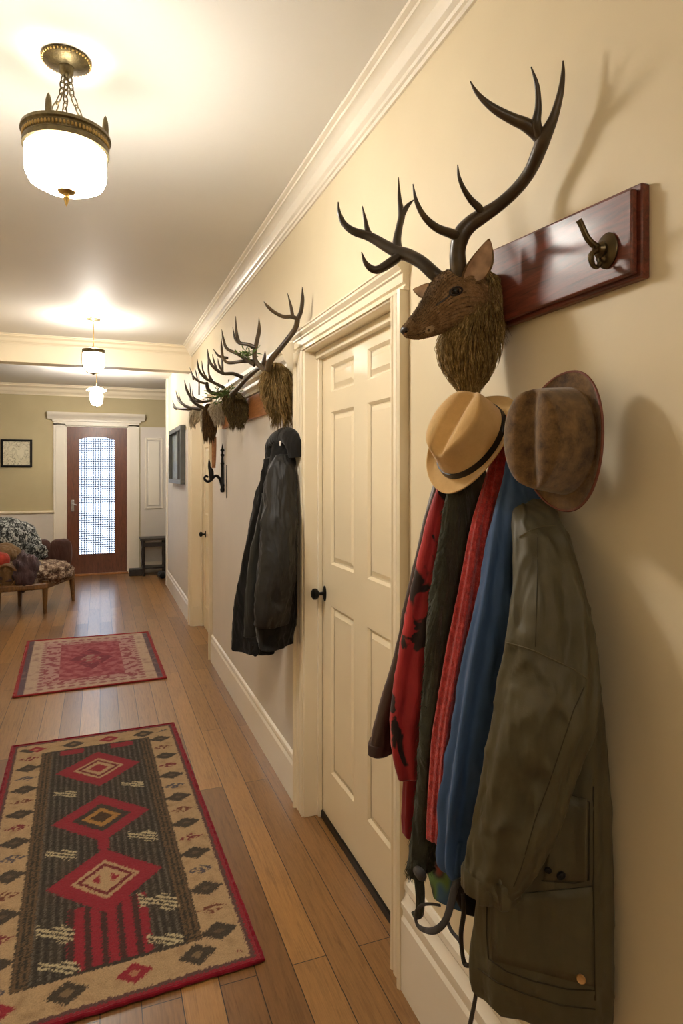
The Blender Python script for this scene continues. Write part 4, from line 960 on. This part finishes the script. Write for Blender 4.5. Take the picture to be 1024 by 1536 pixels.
antler('antler', bm_, t)
bm_ = [mk([(450, 740), (410, 720), (350, 728), (310, 705), (298, 660)], 3.8, 3.95, .018, .012), mk([(300, 665), (250, 650), (220, 625), (200, 590)], 3.95, 4.05, .010), mk([(410, 690), (340, 655), (285, 625), (250, 575), (238, 505)], 3.85, 4.0, .013), mk([(335, 645), (312, 600), (304, 540)], 3.95, 3.95, .008), mk([(300, 630), (275, 580), (267, 515)], 3.95, 3.98, .008), mk([(240, 640), (232, 600), (225, 570)], 4.0, 4.0, .006), mk([(318, 640), (310, 560), (305, 450)], 3.9, 3.9, .007), mk([(250, 735), (250, 660), (247, 590)], 4.1, 4.1, .007), mk([(400, 590), (398, 500), (391, 368)], 3.8, 3.8, .009), mk([(215, 640), (205, 600), (190, 560)], 4.1, 4.1, .007)]  # one thin upright tine here is a shadow line shaped as antler
antler('antler', bm_, t)
strands('hair_ruff', M['darkruff'], t, lev([(588, 340, 360), (600, 335, 368), (615, 336, 372), (627, 341, 369), (636, 348, 362)], 3.80, ka=.8, kb=.75), 1300, 14, .03, .07, .0024, out=.02)
leaves('green_sprigs', U(*c3(410, 735), Y=3.8), 110, .045, 4, t)
t = empty('antler_mount', (XW-.03, 4.75, 1.95), 'farthest low antlers reaching towards the beam over a pale furry mount', 'antlers', g_ant)
bm_ = [mk([(330, 830), (270, 815), (220, 785), (195, 750), (170, 700), (155, 640)], 4.7, 4.9, .017), mk([(300, 825), (240, 825), (185, 815), (140, 790), (115, 760), (100, 705)], 4.75, 5.1, .016), mk([(200, 825), (140, 825), (100, 815), (78, 770)], 4.9, 5.2, .014), mk([(160, 808), (130, 770), (118, 720)], 5.0, 5.1, .010), mk([(105, 825), (90, 815), (80, 795)], 5.2, 5.25, .012), mk([(195, 770), (195, 720), (190, 660)], 4.85, 4.9, .008)]
antler('antler', bm_, t)
bm_ = [mk([(420, 730), (380, 745), (330, 755), (268, 745)], 4.6, 4.7, .012), mk([(330, 770), (280, 780), (230, 775), (200, 740)], 4.65, 4.8, .013), mk([(270, 778), (215, 750), (205, 700)], 4.7, 4.8, .008)]
antler('antler', bm_, t)
strands('pale_fur', M['palefur'], t, lev([(603, 318, 342), (612, 314, 346), (622, 316, 346), (634, 322, 344)], 4.6, ka=.9, kb=.8), 700, 15, .03, .06, .003, out=.012)
# brown fur tube hanging from the board end, on a wooden stick
fu = empty('fur_pouch', U(313, 636, Y=4.72), 'brown fur tube with a pale side, hanging on a stick above the iron bracket', 'fur ornament')
strands('fur_body', M['brownfur'], fu, lev([(606, 308, 324), (618, 305, 325), (635, 304, 325), (650, 304, 324), (660, 307, 321)], 4.72, ka=.9, kb=.8), 700, 16, .03, .06, .003, out=.008)
mb = MB(); mb.tube([U(321, 655, Y=4.72), U(321, 680, Y=4.72), U(320.5, 702, Y=4.72)], [.018, .017, .014], 10); mb.build('stick', M['pine'], fu)
strands('pale_patch', M['palefur'], fu, lev([(612, 303, 311), (625, 301, 310), (640, 302, 309), (645, 303, 308)], 4.76, ka=1, kb=.8), 250, 17, .03, .05, .003, out=.006)
sk = empty('pale_hide', U(288, 624, Y=5.3), 'pale furry hide draped over the head of the far doorway', 'hide')
strands('fur_body', M['palefur'], sk, lev([(611, 287, 304), (620, 284, 304), (630, 284, 300), (637, 286, 292)], 5.35, ka=.9, kb=.8), 500, 18, .03, .06, .003, out=.008)

# iron bracket
ib = empty('iron_bracket', (XW-.006, 4.66, 1.55), 'black wrought iron wall bracket with a scrolled arm below the end of the board', 'bracket')
XB = XW-.02; yb = 4.66
def PB(x, y, X=None): # from crop 2: 977x1536 over 70x110 px
    return U(300+x*.0716, 640+y*.0716, Y=yb)
zt, zb = PB(535, 350).z, PB(535, 1370).z
MB().lathe([(0, zb-.004), (.014, zb), (.017, zb+.02), (.012, zb+.035), (.016, zb+.05), (.012, zb+.06), (.011, zb+.2), (.015, zb+.21), (.010, zb+.22), (.008, zt-.10), (.016, zt-.085), (.007, zt-.075), (.008, zt-.06), (.017, zt-.05), (.007, zt-.038), (.004, zt-.02), (0, zt)], (XB, yb, 0), 16).build('upright', M['black'], ib)
def PA(x, y):
    p = PB(x, y); ref = PB(535, y); return Vector((XB-(ref.x-p.x), yb, p.z))
MB().tube([PA(520, 1220), PA(495, 1130), PA(455, 1060), PA(400, 1030), PA(350, 1060), PA(300, 1120), PA(230, 1150), PA(170, 1110), PA(165, 1060), PA(205, 1035), PA(240, 1060)], [.011, .011, .011, .010, .010, .010, .010, .009, .008, .008, .006], 10, 5).build('scroll_arm', M['black'], ib)
MB().tube([PA(310, 1100), PA(305, 1000), PA(295, 920), PA(265, 850), PA(262, 760), PA(255, 680)], [.016, .018, .018, .011, .009, .002], 10, 4).build('flame_finial', M['black'], ib)
MB().tube([(XW-.008, yb-.10, zt-.16), (XW-.008, yb-.10, zt-.24), (XW-.008, yb-.10, zb-.04)], .0028, 6).build('rod', M['black'], ib)

# ---------------------------------------------------------------- far black jacket
M['puffer'] = cloth('black_nylon_puffer', rgb(36, 35, 34), .1, .5, .1, .58, 10, 600, .35, sheen=0)
M['softblack'] = cloth('soft_black_jacket', rgb(26, 24, 22), .2, .5, .5, .85, 10, 600, .2)
M['greysleeve'] = cloth('dark_grey_panel', rgb(40, 40, 35), .15, .4, .3, .8)
bjk = empty('black_jacket', (.82, 2.95, 1.68), 'black hooded puffer jacket hanging from the honey coloured board beside the white door', 'jacket')
g = Garment([(688, 400, .74, (.82, 3.02), .02), (720, 392, .72, (.84, 3.04), .035), (781, 375, .695, (.845, 3.08), .045), (852, 361, .675, (.845, 3.12), .05), (902, 354, .665, (.84, 3.14), .052), (950, 350, .66, (.83, 3.15), .052), (972, 351, .66, (.82, 3.14), .046)], k=5, amp=.2, seed=71, wr=.012)
g.build('open_front', M['softblack'], bjk)
g = Garment([(740, 398, .70, (.80, 2.98), .03), (830, 380, .67, (.80, 3.02), .04), (900, 372, .655, (.80, 3.04), .045), (955, 366, .65, (.79, 3.05), .04)], k=4, amp=.2, seed=75, wr=.01); g.build('lining', M['greysleeve'], bjk)
g = Garment([(665, 410, .76, (.84, 2.86), .03), (690, 404, .735, (.845, 2.86), .045), (740, 400, .70, (.845, 2.86), .06), (850, 396, .665, (.845, 2.87), .07), (930, 390, .655, (.845, 2.87), .072), (960, 390, .66, (.845, 2.87), .068), (976, 396, .67, (.84, 2.87), .055)], k=4, amp=.12, seed=72, wr=.012)
g.build('jacket_body', M['softblack'], bjk)
gsl = Garment([(683, 414, .74, (.835, 2.80), .03), (706, 407, .71, (.83, 2.78), .05), (760, 401, .68, (.82, 2.76), .06), (799, 400, .665, (.81, 2.75), .064), (863, 396, .65, (.80, 2.75), .066), (905, 391, .64, (.79, 2.76), .066), (942, 386, .635, (.78, 2.77), .06)], k=3, amp=.08, seed=73, wr=.016)
for i, r in enumerate(gsl.rs):
    tt = i/(len(gsl.rs)-1); c = sum(r, Vector())/len(r); kq = 1+.035*abs(sin(tt*pi*6))-.02
    for p in r: p.x, p.y = c.x+(p.x-c.x)*kq, c.y+(p.y-c.y)*kq
gsl.build('sleeve', M['puffer'], bjk)
mb = MB(); P_ = [(404, 690), (405, 672), (411, 660), (422, 653), (434, 655), (441, 668), (444, 685)]
pts = [U(a, b, X=.765+.01*i) for i, (a, b) in enumerate(P_)]; mb.tube(pts, [.03, .036, .04, .042, .042, .04, .035], 14, 5, .7); mb.build('hood', M['softblack'], bjk)
mb = MB(); mb.tube([U(379, 968, Y=2.93), U(378, 978, Y=2.93), U(383, 984, Y=2.93), U(388, 978, Y=2.93), U(387, 966, Y=2.93), U(384, 955, Y=2.93)], .0035, 6, 5); mb.build('drawcord', M['black'], bjk)
mb = MB(); hk_p = U(421, 665, X=.72); mb.lathe([(0, 0), (.011, .001), (.011, .004), (0, .005)], hk_p, 16, Matrix.Rotation(-pi/2, 4, 'Y')); mb.build('round_label', M['ceiling'], bjk)

# ---------------------------------------------------------------- pictures
def frame(name, label, mkp, w, h, fw, fmat, amat, depth_=.025):
    """mkp(u,v,d) maps metres to world"""
    root = empty(name, mkp(w/2, h/2, 0), label, 'picture')
    mb = MB()
    def bx(u0, u1, v0, v1, d0, d1):
        v = [mkp(u, q, d) for d in (d0, d1) for q in (v0, v1) for u in (u0, u1)]
        mb.add(v, [(0, 2, 3, 1), (4, 5, 7, 6), (0, 1, 5, 4), (2, 6, 7, 3), (0, 4, 6, 2), (1, 3, 7, 5)])
    bx(0, w, 0, fw, 0, depth_); bx(0, w, h-fw, h, 0, depth_); bx(0, fw, fw, h-fw, 0, depth_); bx(w-fw, w, fw, h-fw, 0, depth_)
    mb.build('frame', fmat, root, bevel=.003)
    mb = MB(); bx2 = [mkp(u, q, d) for d in (.004, .010) for q in (fw, h-fw) for u in (fw, w-fw)]
    mb.add(bx2, [(0, 2, 3, 1), (4, 5, 7, 6), (0, 1, 5, 4), (2, 6, 7, 3), (0, 4, 6, 2), (1, 3, 7, 5)]); mb.build('artwork', amat, root, smooth=False)
    return root
s = N('sketch_on_cream_paper'); f = s.noise(s.coord(), 9, 3, .6, 1.5); s.col(s.ramp(f, [(.44, rgb(214, 206, 178)), (.485, rgb(206, 198, 170)), (.50, rgb(120, 112, 90)), (.515, rgb(206, 198, 170)), (.56, rgb(220, 212, 186))])); s.set(.7)
frame('framed_sketch', 'small black framed sketch on cream paper, on the olive far wall', lambda u, v, d: Vector((-1.31+u, YE-d, 1.60+v)), .40, .395, .028, M['black'], s.m)
s = N('grey_green_painting'); f = s.noise(s.coord((1, 1, 2)), 4, 5, .6, 1); s.col(s.ramp(f, [(.35, rgb(74, 84, 86)), (.5, rgb(122, 130, 128)), (.6, rgb(108, 112, 78)), (.7, rgb(150, 156, 152))])); s.set(.4)
fr = frame('framed_painting', 'grey framed muted landscape on the pale right wall past the far doorway', lambda u, v, d: Vector((XW-.006-d, 6.95+u, 1.40+v)), 1.25, .64, .05, plain('grey_frame', rgb(92, 92, 88), .5), s.m, .05)
mb = MB(); mb.box(XW-.05, XW-.008, 7.28, 7.34, 1.44, 2.0); mb.build('divider', bpy.data.materials['grey_frame'], fr)

# ---------------------------------------------------------------- stool by the front door
st = empty('wooden_stool', (.76, 9.85, 0), 'small black wooden side table with shelf beside the front door', 'side table')
M['blackwood'] = wood('black_stained_wood', rgb(30, 24, 22), rgb(56, 46, 40), (8, 8, 2), .4, 6)
x0, x1, y0, y1, zt = .57, .93, 9.70, 10.0, .555
MB().box(x0-.02, x1+.02, y0-.02, y1+.02, zt-.03, zt).build('top', M['blackwood'], st, bevel=.006)
for x in (x0+.03, x1-.03):
    for y in (y0+.03, y1-.03):
        MB().lathe([(0, 0), (.018, 0), (.022, .03), (.016, .06), (.020, .12), (.016, .2), (.022, .3), (.016, .4), (.024, .46), (.024, zt-.03), (0, zt-.03)], (x, y, 0), 12).build('leg', M['blackwood'], st)
MB().box(x0+.02, x1-.02, y0+.02, y1-.02, .10, .125).build('shelf', M['blackwood'], st, bevel=.004)
MB().box(x0+.03, x1-.03, y0+.01, y0+.03, .43, .49).build('apron', M['blackwood'], st, bevel=.003)
tag(MB().box(.40, .60, 9.78, 9.93, .0, .10).build('dark_box', M['blackwood'], bevel=.008), 'low dark box on the floor between the front door and the black side table', 'box')
mb = MB(); 
mb.rings([[Vector((.835+a*cos(q)*.06, 9.30+yy+a*sin(q)*.05*.0, .055+a*.05*sin(q))) for q in [2*pi*k/16 for k in range(16)]] for yy, a in ((0, .3), (.02, .75), (.10, .9), (.2, 1), (.28, .8), (.30, .35))])
tag(mb.build('dark_bundle', M['softblack']), 'dark cloth bundle on the floor against the pale wall end by the side table', 'bundle')

# ---------------------------------------------------------------- chair
ch = empty('armchair', (-.7, 7.8, 0), 'worn wooden armchair with tapered legs and fur covered seat near the front door', 'armchair')
M['furseat'] = plain('brown_white_fur', rgb(110, 84, 68), .9, var=.0, bump=.8, bscale=60, bd=.02)
s = N('mottled_fur_cover'); f = s.noise(s.coord(), 24, 5, .75); s.col(s.ramp(f, [(.38, rgb(54, 34, 28)), (.5, rgb(112, 84, 66)), (.6, rgb(196, 178, 156))])); s.bump(f, .8, .02); s.set(.95); M['furseat'] = s.m
s = N('black_white_woven_wool'); v = s.coord((1, 1, .7)); f = s.noise(v, 34, 3, .7, 1); s.col(s.ramp(f, [(.42, rgb(22, 24, 24)), (.5, rgb(70, 72, 72)), (.58, rgb(186, 188, 184))])); s.bump(f, .8, .02); s.set(.95); M['woven'] = s.m
M['purple'] = cloth('plum_brown_velvet', rgb(74, 54, 58), .3, .8, .3, .7, 12)
M['tanfur'] = cloth('tan_plush', rgb(112, 84, 52), .25, .8, .6, .9, 12)
M['redcush'] = cloth('rust_red_cloth', rgb(160, 50, 32), .25, .5, .4, .8)
M['brownleather'] = cloth('brown_upholstery', rgb(72, 42, 34), .2, .4, .3, .6)
def leg(x, y, z, dx=0):
    MB().tube([(x, y, z), (x+dx*.3, y, z*.6), (x+dx, y, 0.002)], [.034, .028, .018], 10, 4).build('leg', M['chairwood'], ch)
for x, y, dx in ((-.555, 7.55, 0), (-.315, 8.15, .02), (-1.0, 7.50, 0), (-.86, 8.1, .0), (-1.2, 8.3, 0)): leg(x, y, .36, dx)
def slab(pts, z0, z1, name, mat, parent, bev=.02, puff=0):
    mb = MB(); n = len(pts); v = [(x, y, z0) for x, y in pts]+[(x, y, z1) for x, y in pts]
    mb.add(v, [(i, (i+1) % n, n+(i+1) % n, n+i) for i in range(n)]+[tuple(range(n-1, -1, -1)), tuple(range(n, 2*n))]); return mb.build(name, mat, parent, bevel=bev, bseg=3)
seatp = [(-1.25, 7.50), (-1.0, 7.44), (-.53, 7.50), (-.28, 8.15), (-.40, 8.28), (-1.25, 8.35)]
slab(seatp, .27, .34, 'seat_rail', M['chairwood'], ch)
def blob(name, c, r, mat, parent, seed=1, amp=.15, fr=5, zmin=None, sq=1, seg=40):
    mb = MB(); rr = []
    for i in range(1, 24):
        th = pi*i/24; ring = []
        for k in range(seg):
            q = 2*pi*k/seg; d = Vector((sin(th)*cos(q), sin(th)*sin(q), cos(th)))
            d = Vector([math.copysign(abs(a)**sq, a) for a in d]); f = 1+amp*noise.noise(d*fr*.4+Vector((seed, 0, 0)))+amp*.4*noise.noise(d*fr+Vector((0, seed, 0)))
            p = Vector(c)+Vector((d.x*r[0], d.y*r[1], d.z*r[2]))*f
            if zmin: p.z = max(zmin, p.z)
            ring.append(p)
        rr.append(ring)
    return mb.rings(rr).build(name, mat, parent, angle=180)
blob('seat_cushion', (-.60, 7.90, .40), (.30, .36, .12), M['furseat'], ch, 2, .2, 9, sq=.75)
blob('seat_cushion', (-.98, 7.85, .40), (.24, .36, .10), M['purple'], ch, 3, .2, 7, sq=.75)
for cx in (-.66, -.44): blob('back_panel', (cx, 8.30, .56), (.125, .05, .17), M['brownleather'], ch, 5, .04, 3, sq=.6)
blob('back_panel', (-1.0, 8.34, .60), (.24, .06, .26), M['brownleather'], ch, 6, .04, 3, sq=.6)
mb = MB(); ca = Vector((-.93, 7.50, .43)); mb.rings([[ca+Vector((cos(q)*r_, yy, sin(q)*r_*1.15)) for q in [2*pi*k/28 for k in range(28)]] for r_, yy in ((.10, .0), (.115, .01), (.118, .05), (.11, .45), (.08, .55))]); mb.build('arm_roll', M['tanfur'], ch)
mb = MB(); pts = [ca+Vector((cos(q)*.105, -.008, sin(q)*.12)) for q in [2*pi*k/32 for k in range(33)]]; mb.sweep(pts, [.016]*33, 8); mb.build('arm_ring', M['chairwood'], ch)
blob('arm_bolster', (-1.02, 7.95, .62), (.20, .30, .12), M['tanfur'], ch, 8, .1, 5)
tb_ = empty('woven_blanket', (-1.0, 8.2, .5), 'black and white woven wool blanket heaped over the back of the armchair', 'blanket')
blob('blanket_cloth', (-1.08, 8.22, .70), (.42, .24, .30), M['woven'], tb_, 11, .12, 6, sq=.9)
blob('blanket_fold', (-.74, 8.10, .60), (.15, .14, .16), M['woven'], tb_, 14, .5, 7)
pt = empty('plum_throw', (-.78, 7.7, .45), 'plum brown throw draped over the front of the armchair seat', 'throw blanket')
blob('throw_cloth', (-.76, 7.62, .45), (.14, .17, .20), M['purple'], pt, 21, .35, 7)
rc = tag(blob('red_cushion', (-1.05, 7.62, .58), (.15, .12, .11), M['redcush'], None, 24, .1, 4), 'rust red cushion tucked against the tan bolster of the armchair', 'cushion')
